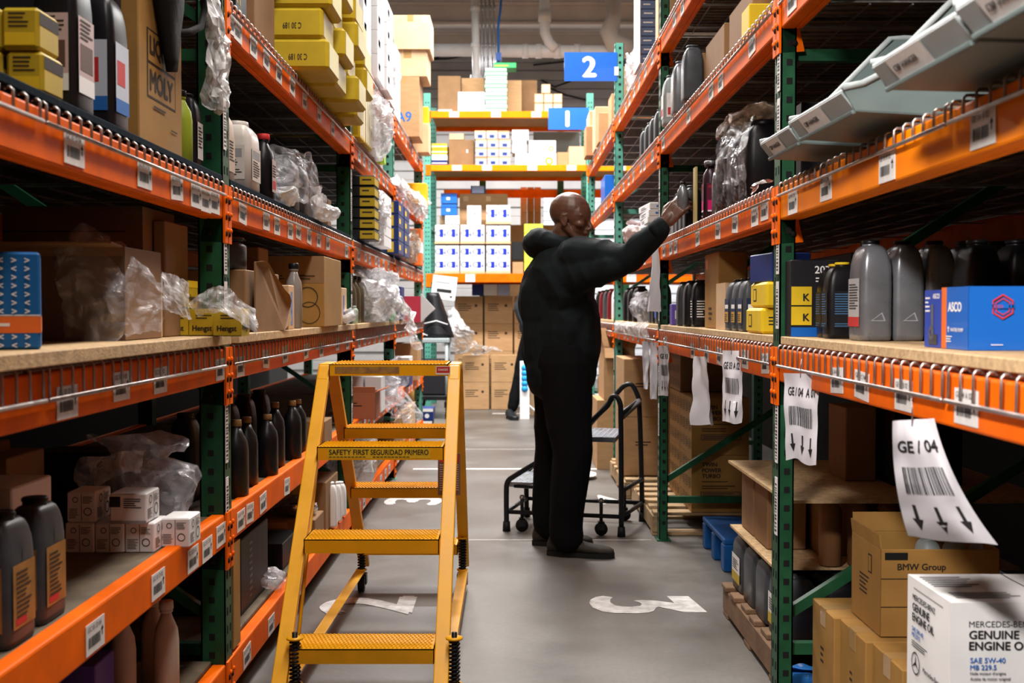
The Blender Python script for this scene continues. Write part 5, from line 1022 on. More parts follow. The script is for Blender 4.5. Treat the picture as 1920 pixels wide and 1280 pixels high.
for k in range(2):
    carton((.80 + .01 * k, 3.50 - .02 * k, RW + k * .078), .11, .22, .077, YEL, 'bright yellow box beside the green upright, %s tier' % ('lower', 'upper')[k], 'bright yellow boxes beside the green upright', dec={'L': [('r', .2, .25, .2, .5, INK), ('r', .23, .3, .14, .4, YEL)], 'F': [('lines', .2, .3, .4, .4, INK, 3)]}, parts=False, bev=.008)
carton((.82, 3.48, RW + .156), .12, .2, .085, NAVYC, 'tilted dark blue box on the bright yellow ones', rz=.12, parts=False)
for k in range(4):
    bottle((.79 + .02 * (k % 2), 5.18 - k * .10, RW), .07, .085, .20, 'litre', (GREYD, GREYJ, BLACKP, BLACKP)[k], BLACKP, 'dark bottle near the hanging sleeve, %s' % ORD[k], 'dark bottles at waist height', lab=['L', 'F'] if k == 3 else None, labm=LAB if 0 else BLACKC, dec=[('lines', .1, .1, .8, .8, INKW, 7)])
carton((.80, 5.44, RW), .07, .08, .10, PURP, 'small violet-blue box behind the dark bottles', dec={'F': [('r', .2, .3, .6, .4, INKW)]}, parts=False)
for k in range(3): carton((1.15, 3.6 + k * .55, RW), .3, .5, .24, BLACKC, 'black carton at the back of waist height, %s' % ORD[k], 'black cartons at the back', parts=False)
# ---- second bay, eye height
b_ = bottle((.80, 4.56, RE), .066, .066, .235, 'round', mat('magenta_black_can', (.03, .012, .02), .3), GREYJ, 'spray can with silver cap and magenta label at eye height', cat='spray can', name='spray_can', capr=.030, lab=['F', 'L'], labm=mat('dark_wine_label', (.10, .01, .03), .4), dec=[('r', .1, .05, .8, .35, MAGN), ('t', .15, .82, .5, .1, INKR, 'MAX', .03), ('r', .1, .0, .8, .06, INKW)])
bottle((.81, 4.40, RE), .07, .07, .22, 'slim', GREYJ, GREYJ, 'silver grey bottle next to the spray can')
for k in range(3): bottle((.84, 4.25 - k * .22, RE), .14, .17, .27, 'jug', BLACKP, BLACKP, 'black jug under dark film at eye height, %s' % ORD[k], 'black jugs under film', handle=True)
film([[(.80, 4.30, 1.78), (.79, 4.15, 1.79), (.79, 4.0, 1.78), (.80, 3.75, 1.76)], [(.762, 4.30, 1.68), (.755, 4.15, 1.69), (.755, 4.0, 1.68), (.765, 3.72, 1.66)], [(.768, 4.30, 1.58), (.76, 4.15, 1.585), (.755, 4.0, 1.57), (.765, 3.72, 1.57)], [(.77, 4.30, 1.50), (.765, 4.15, 1.50), (.76, 4.0, 1.50), (.77, 3.72, 1.50)]], 'dark glossy film over the black jugs at eye height', m=film_mat('smoky_film', (.10, .10, .12), .5, .1), amp=.02, seed=35, n=8, freq=10)
bag((.90, 4.15, RE + .275), (.13, .32, .035), 'tan wrinkled film bag lying on the black jugs', m=FILMT, amp=.04, seed=36, top=.1)
for k in range(4): bottle((.80, 5.40 - k * .12, RE), .075, .095, .19, 'litre', (GREYJ, GREYD, GREYD, BLACKP)[k], BLACKP, 'grey bottle by the raised hand, %s from the far upright' % ORD[k], 'grey bottles by the raised hand')
b = MB(); b.box(-.004, .004, -.03, .03, 0, .24, mat('straw_strip', (.45, .36, .14), .5)); o = b.build('strip'); o.location = (.775, 4.80, RE); tag(o, 'narrow straw-coloured strip standing before the spray can', 'strip')
film([[(.76, 3.50, 1.505), (.75, 3.38, 1.52), (.75, 3.28, 1.51)], [(.73, 3.48, 1.49), (.715, 3.38, 1.50), (.71, 3.26, 1.505)]], 'white wrapping scrap on the wire lip by the first right upright', m=FILMW, amp=.02, seed=37, n=6)
carton((1.0, 3.45, RE), .3, .2, .25, BLACKC, 'black carton deep at eye height behind the upright', parts=False)
# ---- second bay, above head height
for k in range(5): bottle((.765 + .03 * (k % 2), 5.45 - k * .155, RO), .085, .11, .235, 'litre', (GREYS, GREYJ, GREYJ, GREYJ, GREYD)[k], GREYD, 'silver bottle above head height, %s from the upright' % ORD[k], 'silver bottles above head height', lab=['L', 'F'] if k == 0 else None, labm=LAB, dec=[('r', .1, .1, .7, .3, INKR)])
carton((.84, 3.72, RO), .16, .12, .10, YEL, 'yellow box at the top beside the first right upright', parts=False)
for k in range(3): carton((.95, 4.0 + k * .5, RO), .3, .4, .2, CARD3, 'brown carton behind the silver bottles, %s' % ORD[k], 'brown cartons behind the silver bottles', parts=False)
# ---- third bay
for k in range(6): carton((.79, 6.25, RE + k * .036), .12, .34, .035, WHITE, 'thin white box in the tapering stack at eye height, %s from the bottom' % ORD[k], 'thin white boxes at eye height', dec={'F': [('r', .3, .3, .12, .3, INKBL)], 'L': [('lines', .2, .2, .5, .5, INK, 2)]}, parts=False, rz=.03 * (k % 3))
for k in range(3): bottle((.80, 5.98 + k * .15, RW), .08, .10, .22 - .0 * k, 'litre', (GREYD, BLACKP, GREYD)[k], BLACKP, 'dark grey bottle past the second right upright, %s' % ORD[k], 'dark grey bottles past the upright', lab=['L'] if k == 0 else None, labm=BLUEC)
bag((.80, 6.6, RW), (.10, .3, .08), 'grey film heap at waist height in the third right bay', m=FILM, amp=.05, seed=38, top=.15, freq=6)
for k in range(3): bottle((.80, 7.0 + k * .3, RW), .10, .12, .22, 'litre', BLACKP, BLACKP, 'black bottle at waist height in the third right bay, %s' % ORD[k], 'black bottles in the third right bay')
for k in range(4): bottle((.80 , 6.1 + k * .22, RO), .07, .09, .19, 'litre', GREYD, BLACKP, 'small dark bottle above head height in the third right bay, %s' % ORD[k], 'small dark bottles above head height')
bag((.82, 7.3, RE), (.10, .3, .10), 'pinkish white bag at eye height beyond the man', m=mat('pinkish_white', (.62, .52, .52), .6), amp=.04, seed=39, top=.15, freq=6)
# folders in a white upright box on the topmost level
t = thing('magazine_box', (.82, 6.55, RT), 'white upright box holding blue folders under an orange band', 'file box')
b = MB(); b.box(-.10, -.094, -.15, .15, 0, .62, WHITE); b.box(-.10, .10, .146, .15, 0, .62, WHITE); b.box(-.10, .10, -.15, .15, 0, .005, WHITE); b.box(-.10, -.03, -.152, -.148, .40, .62, WHITE); b.build('box_shell', t, .003)
b = MB(); b.box(-.092, .06, -.15, -.0, .37, .41, ORC); b.build('orange_band', t, .003)
for k in range(7): carton((.80, 6.50, RT + .008 + k * .050), .15, .19, .047, mat('slate_blue_folder', (.10, .16, .33), .5), 'slate blue folder in the white upright box, %s from the bottom' % ORD[k], 'slate blue folders', dec={'F': [('lines', .1, .35, .4, .35, INKW, 1)], 'L': [('lines', .1, .3, .5, .4, INKW, 2)]}, parts=False, name='folder', rz=.04 * (k % 2))
carton((.86, 6.2, RT + .0), .14, .12, .40, CARD2, 'pale brown carton right of the blue folders', parts=False)
bag((.80, 7.2, RT), (.07, .30, .12), 'clear film with red print on the topmost right level', m=FILMW, amp=.05, seed=40, top=.15)
carton((.86, 8.35, RT), .12, .2, .38, CARD2, 'narrow pale carton behind the number 2 sign upright', parts=False)
# ---- fourth bay
for k, (y, z, w_, h, x) in enumerate(((10.3, RT, .26, .26, .80), (9.9, RT, .2, .36, .82), (9.5, RT, .24, .24, .84), (10.45, RT + .261, .18, .16, .80), (9.0, RT, .2, .30, .88))):
    carton((x, y, z), w_, .3, h, CARD if k % 2 == 0 else CARD2, 'brown carton under the blue signs on the right rack, ' + ['lowest and farthest', 'tall one', 'third from the far end', 'small one on the lowest', 'nearest, behind the pale upright'][k], 'brown cartons under the blue signs', tape=None)
for k in range(5): bottle((.80, 8.5 + k * .4, RW), .09, .12, .24, 'litre', (WHITE, mat('dark_red_plastic', (.16, .01, .015), .4), GREYD, MATS['dark_red_plastic'], BLACKP)[k], INKR if k == 1 else BLACKP, '%s bottle beside the man beyond the pale upright, %s' % (('white', 'dark red', 'grey', 'dark red', 'black')[k], ORD[k]), 'bottles beyond the pale upright')
for k in range(3): carton((.82, 8.6 + k * .7, RE), .16, .5, .14, (BLACKC, BLUEC, WHITE)[k], ('black', 'blue', 'white') [k] + ' box at eye height in the last right bay', parts=False)
carton((.83, 9.3, RO), .16, .4, .2, BLUEC, 'blue box above head height in the last right bay', parts=False)

# ---- hanging location tags on the waist-high beam
def hang_tag(px, py, w, h, label, X=.715, tilt=0, taper=0, rz=-.9, curl=.02, seed=1, text='GE / 04  A 01', bend=0, blank=False, ztop=None, Y=None):
    Y = Y or corner(px, X); z1 = ztop or atY(px, py, Y).z
    t = thing('hanging_tag', (X, Y, z1 - h), label, 'hanging tag', 'white tags hanging from the beams', rz); t.rotation_euler = (0, tilt, rz); t.location.x -= math.sin(tilt) * h * .0
    def P(u, v, e=0):      # u across 0..1, v up 0..1
        s_ = 1 - v; x = (u - .5) * w * (1 - taper * v); z = v * h
        y = curl * math.sin(u * 3 + seed) * s_ * 1.2 + .012 * noise.noise(Vector((u * 3 + seed * 5, v * 4, 1))) + bend * s_ * s_ - e
        x += bend * 1.1 * s_ ** 2 * (.6 + .4 * u) ; z += .012 * s_ * noise.noise(Vector((u * 2, seed, 0)))
        return (x, y, z)
    def grid(b, u0, u1, v0, v1, e, m, n=8):
        V = [P(u0 + (u1 - u0) * i / n, v0 + (v1 - v0) * j / n, e) for j in range(n + 1) for i in range(n + 1)]
        b.add(V, [(j * (n + 1) + i, j * (n + 1) + i + 1, (j + 1) * (n + 1) + i + 1, (j + 1) * (n + 1) + i) for j in range(n) for i in range(n)], m, True)
    b = MB(); grid(b, 0, 1, 0, 1, 0, PAPER, 14); b.build('paper_sleeve', t)
    if not blank:
        b = MB(); vs, fs, tw, th = text_geo(text, .03); b.add([P(.1 + .8 * x / tw, .74 + .10 * y / th, .0015 + q * .0001) for x, y, q in vs], fs, INK)
        u = .14
        while u < .84: q = R.uniform(.008, .03); grid(b, u, u + q, .40, .62, .0015, INK, 3); u += q + R.uniform(.008, .025)
        b.build('printed_code', t)
        for u in (.2, .5, .8):
            b = MB(); b.add([P(u + a * .07, .08 + c * .22, .0015) for a, c in ((0, 0), (1, .45), (.35, .45), (.35, 1), (-.35, 1), (-.35, .45), (-1, .45))], [(0, 1, 2, 5, 6), (2, 3, 4, 5)], INK); b.build('printed_arrow', t)
    b = MB(); b.tube([P(.45, .95), (0, -.004, h + .02), (0, .004, h + .035)], .0012, STEEL, 5); b.build('tie', t)
    return t
PAPER = mat('tag_paper', (.66, .65, .70), .35, var=.06, bump=.25, bscale=14, coat=.2)
hang_tag(1503, 700, .092, .22, 'crisp hanging tag with barcode and three arrows beside the right upright', rz=-.62, seed=1)
hang_tag(1740, 786, .115, .215, 'large twisted hanging tag with barcode and two arrows', rz=-.30, seed=2, curl=.05, bend=.05, taper=.42, tilt=-.10, text='GE / 04 ', X=.70)
hang_tag(1374, 657, .072, .23, 'hanging tag with barcode and three arrows, left of the right upright', rz=-.62, seed=3, text='GE 03 A 02')
hang_tag(1313, 668, .07, .26, 'curled blank hanging tag beyond the second lettered one', rz=-1.0, seed=6, curl=.05, blank=True)
hang_tag(1245, 648, .055, .235, 'hanging tag in front of the second right upright', rz=-.55, seed=7, text='GE 03')
hang_tag(1211, 640, .048, .25, 'narrow hanging tag, left one of the far pair', rz=-.6, seed=8, blank=True)
hang_tag(1226, 642, .048, .28, 'narrow hanging tag, right one of the far pair', rz=-.6, seed=9, blank=True, X=.712)
hang_tag(1229, 452, .06, .34, 'pale pointed sleeve hanging from the eye-height beam', rz=-1.2, seed=10, curl=.03, blank=True, X=.705)
# film strip on the waist-high beam behind the second upright
film([[(.735, 7.9, 1.06), (.73, 7.2, 1.065), (.73, 6.4, 1.07), (.73, 5.9, 1.07)], [(.715, 7.9, 1.04), (.71, 7.2, 1.045), (.71, 6.4, 1.045), (.715, 5.9, 1.05)], [(.72, 7.9, .99), (.715, 7.2, .995), (.715, 6.4, .99), (.72, 5.9, .995)]], 'milky film strip stretched along the waist-high beam, third right bay', m=FILMW, amp=.012, seed=41, n=7, freq=8)

for k in range(5): carton((1.42, .95 + k * .42, RW), .3, .40, .27 - .02 * (k % 2), BLACKC, 'black carton, rear row at waist height, nearest right bay, %s from the camera' % ORD[k], 'black cartons, rear row', parts=False)  # black row added to keep the shelf depth dark
# ================================================================ cross rack goods and far floor
def crate(px0, px1, py0, py1, m, label, group=None, d=.35, Y=YC + .03, dec=None, name='carton', cat='box'):
    x0, x1 = (px0 - 957) * Y / 2140, (px1 - 957) * Y / 2140; z0, z1 = atY(0, py1, Y).z, atY(0, py0, Y).z
    return carton(((x0 + x1) / 2, Y + d / 2, z0), x1 - x0, d, z1 - z0, m, label, group, dec=dec, parts=False, name=name, cat=cat)
def onlevel(z): return 582 - (z - CZ) * 2140 / YC
LT, LM, LB = [onlevel(CLV[i] + (.10, .07, .075)[i]) for i in (2, 1, 0)]
print('cross levels px', LT, LM, LB)
# top level
for a, c, y0, m, lb, yy in ((822, 864, 142, CARD3, 'dark brown carton flap panel at the left of the top level', .03), (866, 908, 146, CARD, 'brown carton behind the white box on the top level', .30), (859, 909, 172, WHITE, 'bright white carton on the top level', .02), (951, 978, 150, CARD, 'brown panel right of the green and white stack', .25), (962, 1007, 150, CARD3, 'dark brown carton right of the green and white stack', .45)):
    crate(a, c, y0, LT, m, lb, Y=YC + yy, d=.2)
crate(822, 848, 205, LT, WHITE, 'flat white carton at the left end of the top level', Y=YC + .0, d=.03)
for k in range(11):
    y1 = LT - k * 7.6; crate(909 + (k % 3), 950 + (k % 2), y1 - 7.2, y1, WHITE if k % 3 else mat('pale_green_print', (.45, .75, .5), .5), 'thin white and green carton in the tall stack, %s from the bottom' % ORD[k], 'thin cartons in the tall white and green stack', Y=YC + .03, d=.3, dec={'F': [('r', 0, 0, 1, .22, GRNB)]})
crate(926, 968, 117, LT - 11 * 7.6, GRNB, 'bright green pack on top of the tall stack', Y=YC + .02, d=.25, dec={'F': [('r', .05, .3, .6, .25, LIME)]}, name='green_pack', cat='pack')
for k in range(7):
    x = (1002 + (k % 3) * 17.5) if k < 6 else 1015; y1 = LT - (k // 3) * 18
    crate(x, x + 16.5, y1 - 17, y1, CARD2, 'small cream box on the top level, ' + ['bottom left', 'bottom middle', 'bottom right', 'upper left', 'upper middle', 'upper right', 'alone on top'][k], 'small cream boxes on the top level', d=.15, dec={'F': [('r', .15, .15, .7, .7, mat('cream_print', (.8, .66, .45), .5))]})
# middle level
for k, (y0, m) in enumerate(((268, YELD), (279, YELD), (289, WHITE), (300, NAVYC))):
    y1 = (279, 289, 300, LM)[k]; crate(810, 839, y0 + .5, y1, m, '%s carton in the small stack at the left of the middle level' % ('upper mustard', 'lower mustard', 'white', 'navy')[k], Y=YC + .04, dec={'F': [('r', 0, .4, 1, .15, INKW)]})
crate(842, 889, 262, LM, CARD3, 'dark brown carton with a shiny spot on the middle level', dec={'F': [('r', .7, .5, .06, .12, INKW)]}, Y=YC + .12)  # small white patch drawn on the carton front
crate(843, 870, 250, 261.5, CARD2, 'pale brown carton deep on the middle level, on the dark one', Y=YC + .13, d=.2)
for r_ in range(4):
    for c_ in range(3):
        y1 = LM - r_ * 16.5; x = 892 + c_ * 22 - (2 if r_ == 3 else 0)
        crate(x, x + 21, y1 - 16, y1, CARD2 if (r_ + c_) % 5 else CARD, 'tray of blue and white boxes on the middle level, row %s, %s column' % (ORD[r_], ('left', 'middle', 'right')[c_]), 'trays of blue and white boxes', dec={'F': [('r', .04, .08, .92, .6, mat('periwinkle_print', (.35, .40, .72), .5)), ('r', .3, .15, .4, .35, NAVYC), ('r', .04, .7, .92, .06, INKW)]}, Y=YC + .03)
BLYE = [('r', .62, .5, .2, .1, mat('cyan_print', (.1, .5, .8), .5)), ('ring', .82, .35, .2, .25, YEL, .5)]
crate(966, 1043, LM - 23, LM, WHITE, 'wide white carton with blue and yellow mark, bottom one', dec={'F': BLYE}, Y=YC + .02)
crate(992, 1042, LM - 47, LM - 23.5, WHITE, 'white carton with blue and yellow marks, upper right one', dec={'F': BLYE}, Y=YC + .02)
crate(961, 987, LM - 47, LM - 23.5, WHITE, 'white carton left of the blue and yellow marked one', Y=YC + .03)
crate(960, 991, LM - 67, LM - 47.5, WHITE, 'tilted white carton with blue and yellow mark on top', dec={'F': BLYE}, Y=YC + .03)
crate(1000, 1086, 247, LM + 13, GREYS, 'large grey-blue panel deep on the middle level', Y=YC + .7, d=.05, name='panel', cat='panel')
crate(1066, 1098, 274, LM, CARD2, 'pale brown carton at the right of the middle level', Y=YC + .03)
crate(1044, 1066, 285, LM, CARD, 'brown carton beside the blue and yellow marked ones', Y=YC + .05)
crate(1110, 1145, 288, LM, CARD2, 'pale carton on the middle level right of the green upright')
# lowest level: trays of white boxes with blue emblem
EYE = lambda: [('ring', .27, .5, .50, .5, NAVYC, .74), ('r', .40, .24, .30, .50, mat('ultramarine_print', (.01, .03, .38), .5)), ('down', .70, .24, .26, .5, mat('grey_blue_print', (.12, .16, .35), .5))]
tr = 0
for r_ in range(3):
    for c_ in range(3):
        if r_ == 2 and c_ < 2: continue
        y1 = LB - (0, 56, 93)[r_]; hh = (54, 36, 36)[r_]; x = 815 + c_ * 48
        crate(x, x + 46.5, y1 - 5, y1, CARD2, 'shallow brown tray, %s column, %s row' % (('left', 'middle', 'right')[c_], ORD[r_]), 'shallow trays on the lowest level', d=.36, name='tray', cat='tray')
        rows = 2 if r_ == 0 else 1
        for a in range(rows):
            for q in range(2):
                h1 = (hh - 5) / rows; yy = y1 - 5.2 - a * h1; x0 = x + 1 + q * 22.6 
                crate(x0, x0 + 22, yy - h1 + .5, yy, WHITE, 'white box with blue emblem, %s column, tray row %s, %s %s' % (('left', 'middle', 'right')[c_], ORD[r_], ('lower', 'upper')[a], ('left', 'right')[q]), 'white boxes with blue emblem', d=.3, dec={'F': EYE() if (a + q + c_) % 3 != 9 else []}, Y=YC + .05, name='white_box')
crate(862, 952, 363, LB - 56, CARD, 'large brown carton standing behind the white boxes', Y=YC + .5, d=.3, dec={'F': [('r', .08, .85, .1, .1, CARD2), ('r', .55, .85, .1, .1, CARD2)]})
crate(876, 902, 385, LB - 93, WHITE, 'white carton tilted on the middle tray column', Y=YC + .10, d=.25, dec={'F': [('lines', .2, .5, .6, .1, INK, 1)]})
crate(835, 861, 404, LB - 93, WHITE, 'small white carton under the blue bins', Y=YC + .06, d=.25)
for k, (y0, y1) in enumerate(((362, 381), (383, 403))):
    crate(827, 857, y0, y1, BLUEC, 'blue bin with pale tab on the lowest level, %s one' % ('upper', 'lower')[k], 'blue bins', Y=YC + .3, d=.3, dec={'F': [('r', 0, .7, 1, .06, NAVYC), ('r', .35, .35, .22, .25, WHITE)]}, name='blue_bin', cat='storage bin')
crate(825, 860, 404, LB - 93, CARD2, 'pale carton supporting the blue bins', Y=YC + .42, d=.2)
crate(883, 910, 348, 362, mat('pale_blue_box', (.4, .5, .75), .5), 'pale blue tag box hanging high on the lowest level', Y=YC + .5, d=.1, dec={'F': [('r', 0, 0, .08, 1, NAVYC), ('r', .92, 0, .08, 1, NAVYC)]})
# right part of the lowest level
for k in range(5):
    y1 = LB - 4 - k * 18; crate(983, 1018, y1 - 17.5, y1, LIME, 'lime yellow carton behind the hood of the man, %s from the bottom' % ORD[k], 'lime yellow cartons', dec={'F': [('lines', .2, .3, .5, .3, GRNB, 2)]}, Y=YC + .05)
crate(961, 981, LB - 22, LB, CARD, 'brown carton on the lowest level beside the lime stack', Y=YC + .04)
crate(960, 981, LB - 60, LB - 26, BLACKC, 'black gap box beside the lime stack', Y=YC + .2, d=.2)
for k in range(9): crate(976 + (k % 3) * 13, 988 + (k % 3) * 13, 350.5 + (k // 3) * 24, 374 + (k // 3) * 24, (CARD2, CARDY, CARD)[k % 3], 'pale parcel in the jumble behind the man, row %s, %s' % (ORD[k // 3], ('left', 'middle', 'right')[k % 3]), 'pale parcels behind the man', Y=YC + 1.50, d=.2)
b = MB(); q = atY(952, 422.3, YC + 1.5); b.box(q.x - .30, q.x + .6, YC + 1.46, YC + 2.3, 0, q.z, CARD3); o = b.build('cabinet'); tag(o, 'brown cabinet behind the cross rack carrying the parcels', 'cabinet')
# under the lowest level
for k, (a, c, m) in enumerate(((812, 838, CARD3), (885, 906, NAVYC), (907, 932, WHITE), (934, 956, mat('pale_blue_box', (.4, .5, .75), .5)))):
    crate(a, c, 533, 553.5, m, ('brown', 'navy and red', 'white', 'pale blue')[k] + ' packet just under the lowest beam', Y=YC + .42, d=.3, name='packet')
# floor stack of brown cartons
FB = [('lines', .12, .45, .5, .3, INKB, 4), ('ring', .76, .66, .1, .1, INKB, .1)]
for r_ in range(2):
    for c_ in range(3):
        y1 = 767.5 - r_ * 51; x = 866 + c_ * 55
        crate(x, x + 51 + (0 if c_ else 0), y1 - 50.5, y1, CARD, 'brown carton in the front floor stack, %s row, %s' % (('bottom', 'top')[r_], ('left', 'middle', 'right')[c_]), 'brown cartons of the front floor stack', Y=YC, d=.38, dec={'F': FB})
for r_ in range(4):
    for c_ in range(3):
        Y = YC + .45; h = .326; z = r_ * .328; x = (852 + c_ * 56 - 957) * Y / 2140
        carton((x + .17, Y + .2, z), .335, .38, h, CARD, 'brown carton in the rear floor stack, %s tier, %s' % (ORD[r_], ('left', 'middle', 'right')[c_]), 'brown cartons of the rear floor stack', dec={'F': FB}, parts=False)
# film draped over the floor stack
film([[(-.72, 12.75, 1.14), (-.66, 12.8, 1.16), (-.60, 12.9, 1.12)], [(-.76, 12.7, .95), (-.62, 12.75, .95), (-.48, 12.85, .92)], [(-.76, 12.75, .78), (-.55, 12.85, .76), (-.34, 13.0, .74)], [(-.66, 12.95, .64), (-.45, 13.1, .645), (-.10, 13.15, .65)]], 'long milky film draped from the black bag to the floor cartons', m=FILMW, amp=.06, seed=51, n=8, freq=6)
# hand truck / tool cart with a black bag on it
t = thing('utility_cart', (-.80, 12.2, 0), 'grey topped black utility cart with casters at the aisle end', 'cart')
for z in (.80, .20): b = MB(); b.box(-.18, .16, -.25, .25, z, z + .05, GREYS if z > .5 else BLACKP); b.build('tray', t, .01, 2)
for x in (-.15, .13):
    for y in (-.22, .22):
        b = MB(); b.tube([(x, y, .16), (x, y, .82)], .018, GREYS, 8); b.build('post', t)
        c = MB(); c.tube([(x - .015, y, .065), (x + .015, y, .065)], .062, RUB, 18); c.tube([(x - .018, y, .065), (x + .018, y, .065)], .04, LAB, 14); c.build('wheel', t)
        c = MB(); c.box(x - .025, x + .025, y - .02, y + .02, .12, .18, BLACKP); c.build('wheel_bracket', t)
b = MB(); b.box(-.16, .14, -.22, .22, .255, .62, BLACKC); b.build('bin', t, .01)
t = thing('duffel_bag', (-.78, 12.2, .852), 'black bag with pale piping heaped on the utility cart', 'bag')
b = MB(); rings = []
for i in range(12):
    u = i / 11; z = .48 * u; rings.append([(p[0] - .05 * u + .012 * noise.noise(Vector((p[0] * 12, z * 9, p[1] * 9))), p[1], z) for p in srect(.36 * (1 - u * .62), .34 * (1 - .5 * u), 0, 20, 2.4)])
b.loft(rings, BLACKP); b.build('bag_body', t); b = MB(); b.tube([(-.13, -.15, .15), (0, -.16, .18), (.12, -.15, .14)], .006, WHITE, 6); b.build('piping', t)
film([[(-.96, 12.1, .87), (-.93, 12.1, .90), (-.90, 12.1, .88)], [(-.97, 11.97, .84), (-.92, 11.95, .86), (-.86, 11.96, .85)]], 'white film scrap on the cart edge', m=FILMW, amp=.03, seed=52)
for k in range(3): b = MB(); b.cyl(0, 0, 0, .62 - .04 * k, .05, CARDY, 14); o = b.build('cardboard_tube'); o.location = (-.93, 10.9 + .14 * k, 0); tag(o, 'honey-coloured cardboard tube left of the cart, %s' % ORD[k], 'tube', 'cardboard tubes by the cart')
for k in range(2): carton((-.80 + .01 * k, 10.75, k * .115), .14, .3, .112, NAVYC, 'navy and white box on the floor at the end of the left rack, %s' % ('lower', 'upper')[k], dec={'F': [('r', 0, .75, 1, .25, INKW), ('ring', .6, .4, .3, .3, INKW, .1)]}, parts=False)
b = MB(); b.cyl(0, 0, 0, .55, .03, YEL, 12); o = b.build('yellow_post'); o.location = (-.86, 10.62, 0); tag(o, 'short yellow guard post at the end of the left rack', 'post')
# location card tied to the cross rack post
q0 = atY(830, 540, YC - .03); t = thing('location_card', (q0.x, YC - .03, q0.z - .13), 'white location card tied to the pale green post of the cross rack', 'sign'); t.rotation_euler = (0, .12, 0)
b = MB(); b.box(-.14, .14, -.003, .003, 0, .27, WHITE); b.build('card', t, .002); b = MB(); b.quad((-.08, -.004, .08), (.09, -.004, .08), (.09, -.004, .12), (-.08, -.004, .12), INK); b.quad((-.10, -.0045, .185), (.06, -.0045, .185), (.06, -.0045, .20), (-.10, -.0045, .20), mat('grey_print', (.3, .3, .32), .6)); b.build('printed_code', t)
for x in (-.09, .09): b = MB(); b.add([(x, -.0045, .02), (x + .02, -.0045, .05), (x - .02, -.0045, .05)], [(0, 1, 2)], INK); b.build('printed_arrow', t)
# ================================================================ people
SKIN = mat('brown_skin', (.115, .048, .028), .38, var=.18, scale=25, bump=.12, bscale=220, spec=.5)
SKIN2 = mat('far_skin', (.30, .16, .10), .5)
HOOD = mat('dark_teal_fleece', (.0055, .010, .012), .85, var=.25, scale=30, bump=.25, bscale=120, spec=.2)
TROU = mat('black_trousers', (.004, .004, .005), .9, spec=.12)
SHOE = mat('brown_black_shoe', (.035, .028, .022), .7, var=.5, scale=14)
SOLE = mat('dark_sole', (.008, .008, .008), .7)
JACK = mat('charcoal_jacket', (.022, .026, .033), .8)
def merged(b, name, parent, voxel, smooth=6, fac=.5, folds=0, fscale=9, seed=0):
    """one continuous surface out of overlapping limbs"""
    o = b.build(name); m = o.modifiers.new('r', 'REMESH'); m.mode = 'VOXEL'; m.voxel_size = voxel; m.use_smooth_shade = True
    s = o.modifiers.new('s', 'SMOOTH'); s.iterations = smooth; s.factor = fac
    dg = bpy.context.evaluated_depsgraph_get(); dg.update(); me = bpy.data.meshes.new_from_object(o.evaluated_get(dg), depsgraph=dg)
    mats = b.mats; bpy.data.objects.remove(o); me.name = name
    if not me.materials: me.materials.append(mats[0])
    if folds:
        ns = [v.normal.copy() for v in me.vertices]
        for v, n_ in zip(me.vertices, ns):
            p = v.co; q = Vector((p.x * fscale, p.y * fscale, p.z * fscale * .55 + seed)); k = 1 - abs(noise.noise(q + noise.noise_vector(q * .6) * .8)) * 3; v.co += n_ * (folds * max(-.6, k) * .6)
    o = bpy.data.objects.new(name, me); COL.objects.link(o); o.parent = parent; return o
def V3(*a): return Vector(a)

def head(b, c, yaw, pitch, roll, m, sc=1.0):
    """head facing +X before turning; c = centre of the skull"""
    Rm = Matrix.Rotation(yaw, 3, 'Z') @ Matrix.Rotation(pitch, 3, 'Y') @ Matrix.Rotation(roll, 3, 'X'); c = Vector(c)
    def E(p, r, rx=None): b.ell(c + Rm @ (Vector(p) * sc), [q * sc for q in r], m, rot=Rm @ rx if rx else Rm, n=18, k=12)
    def C(p, q, r0, r1): b.cap(c + Rm @ (Vector(p) * sc), c + Rm @ (Vector(q) * sc), r0 * sc, r1 * sc, m, 10)
    E((-.012, 0, .030), (.098, .076, .088))          # cranium
    E((.028, 0, .012), (.066, .068, .080))           # forehead
    E((.030, 0, -.045), (.056, .056, .062))          # mid face
    E((.045, 0, -.090), (.042, .040, .032))          # jaw
    E((.072, 0, -.100), (.020, .022, .018))          # chin
    for s_ in (-1, 1):
        C((-.005, s_ * .055, -.045), (.055, s_ * .030, -.098), .020, .018)     # jaw line
        E((.058, s_ * .040, -.028), (.026, .022, .020))                        # cheekbone
        C((.080, s_ * .012, .012), (.066, s_ * .050, .014), .0095, .008)       # brow
        E((.068, s_ * .031, -.004), (.013, .015, .010))                        # eyelid
        E((.094, s_ * .011, -.048), (.009, .009, .008))                        # nostril wing
        # ear
        E((-.006, s_ * .074, -.018), (.020, .007, .031), Matrix.Rotation(-.15, 3, 'Y'))
        C((-.018, s_ * .080, .006), (-.020, s_ * .082, -.020), .0055, .005); C((-.018, s_ * .080, .006), (.002, s_ * .078, .008), .0055, .004); C((-.016, s_ * .080, -.024), (.0, s_ * .076, -.042), .005, .006)
    C((.078, 0, .004), (.104, 0, -.038), .0085, .013)                          # nose
    E((.104, 0, -.042), (.013, .013, .011))
    C((.082, -.018, -.066), (.082, .018, -.066), .008, .008); E((.091, 0, -.066), (.009, .018, .006)); E((.088, 0, -.079), (.010, .017, .007))   # lips
    C((-.02, 0, -.05), (-.035, 0, -.17), .058, .062)                           # neck
    return Rm
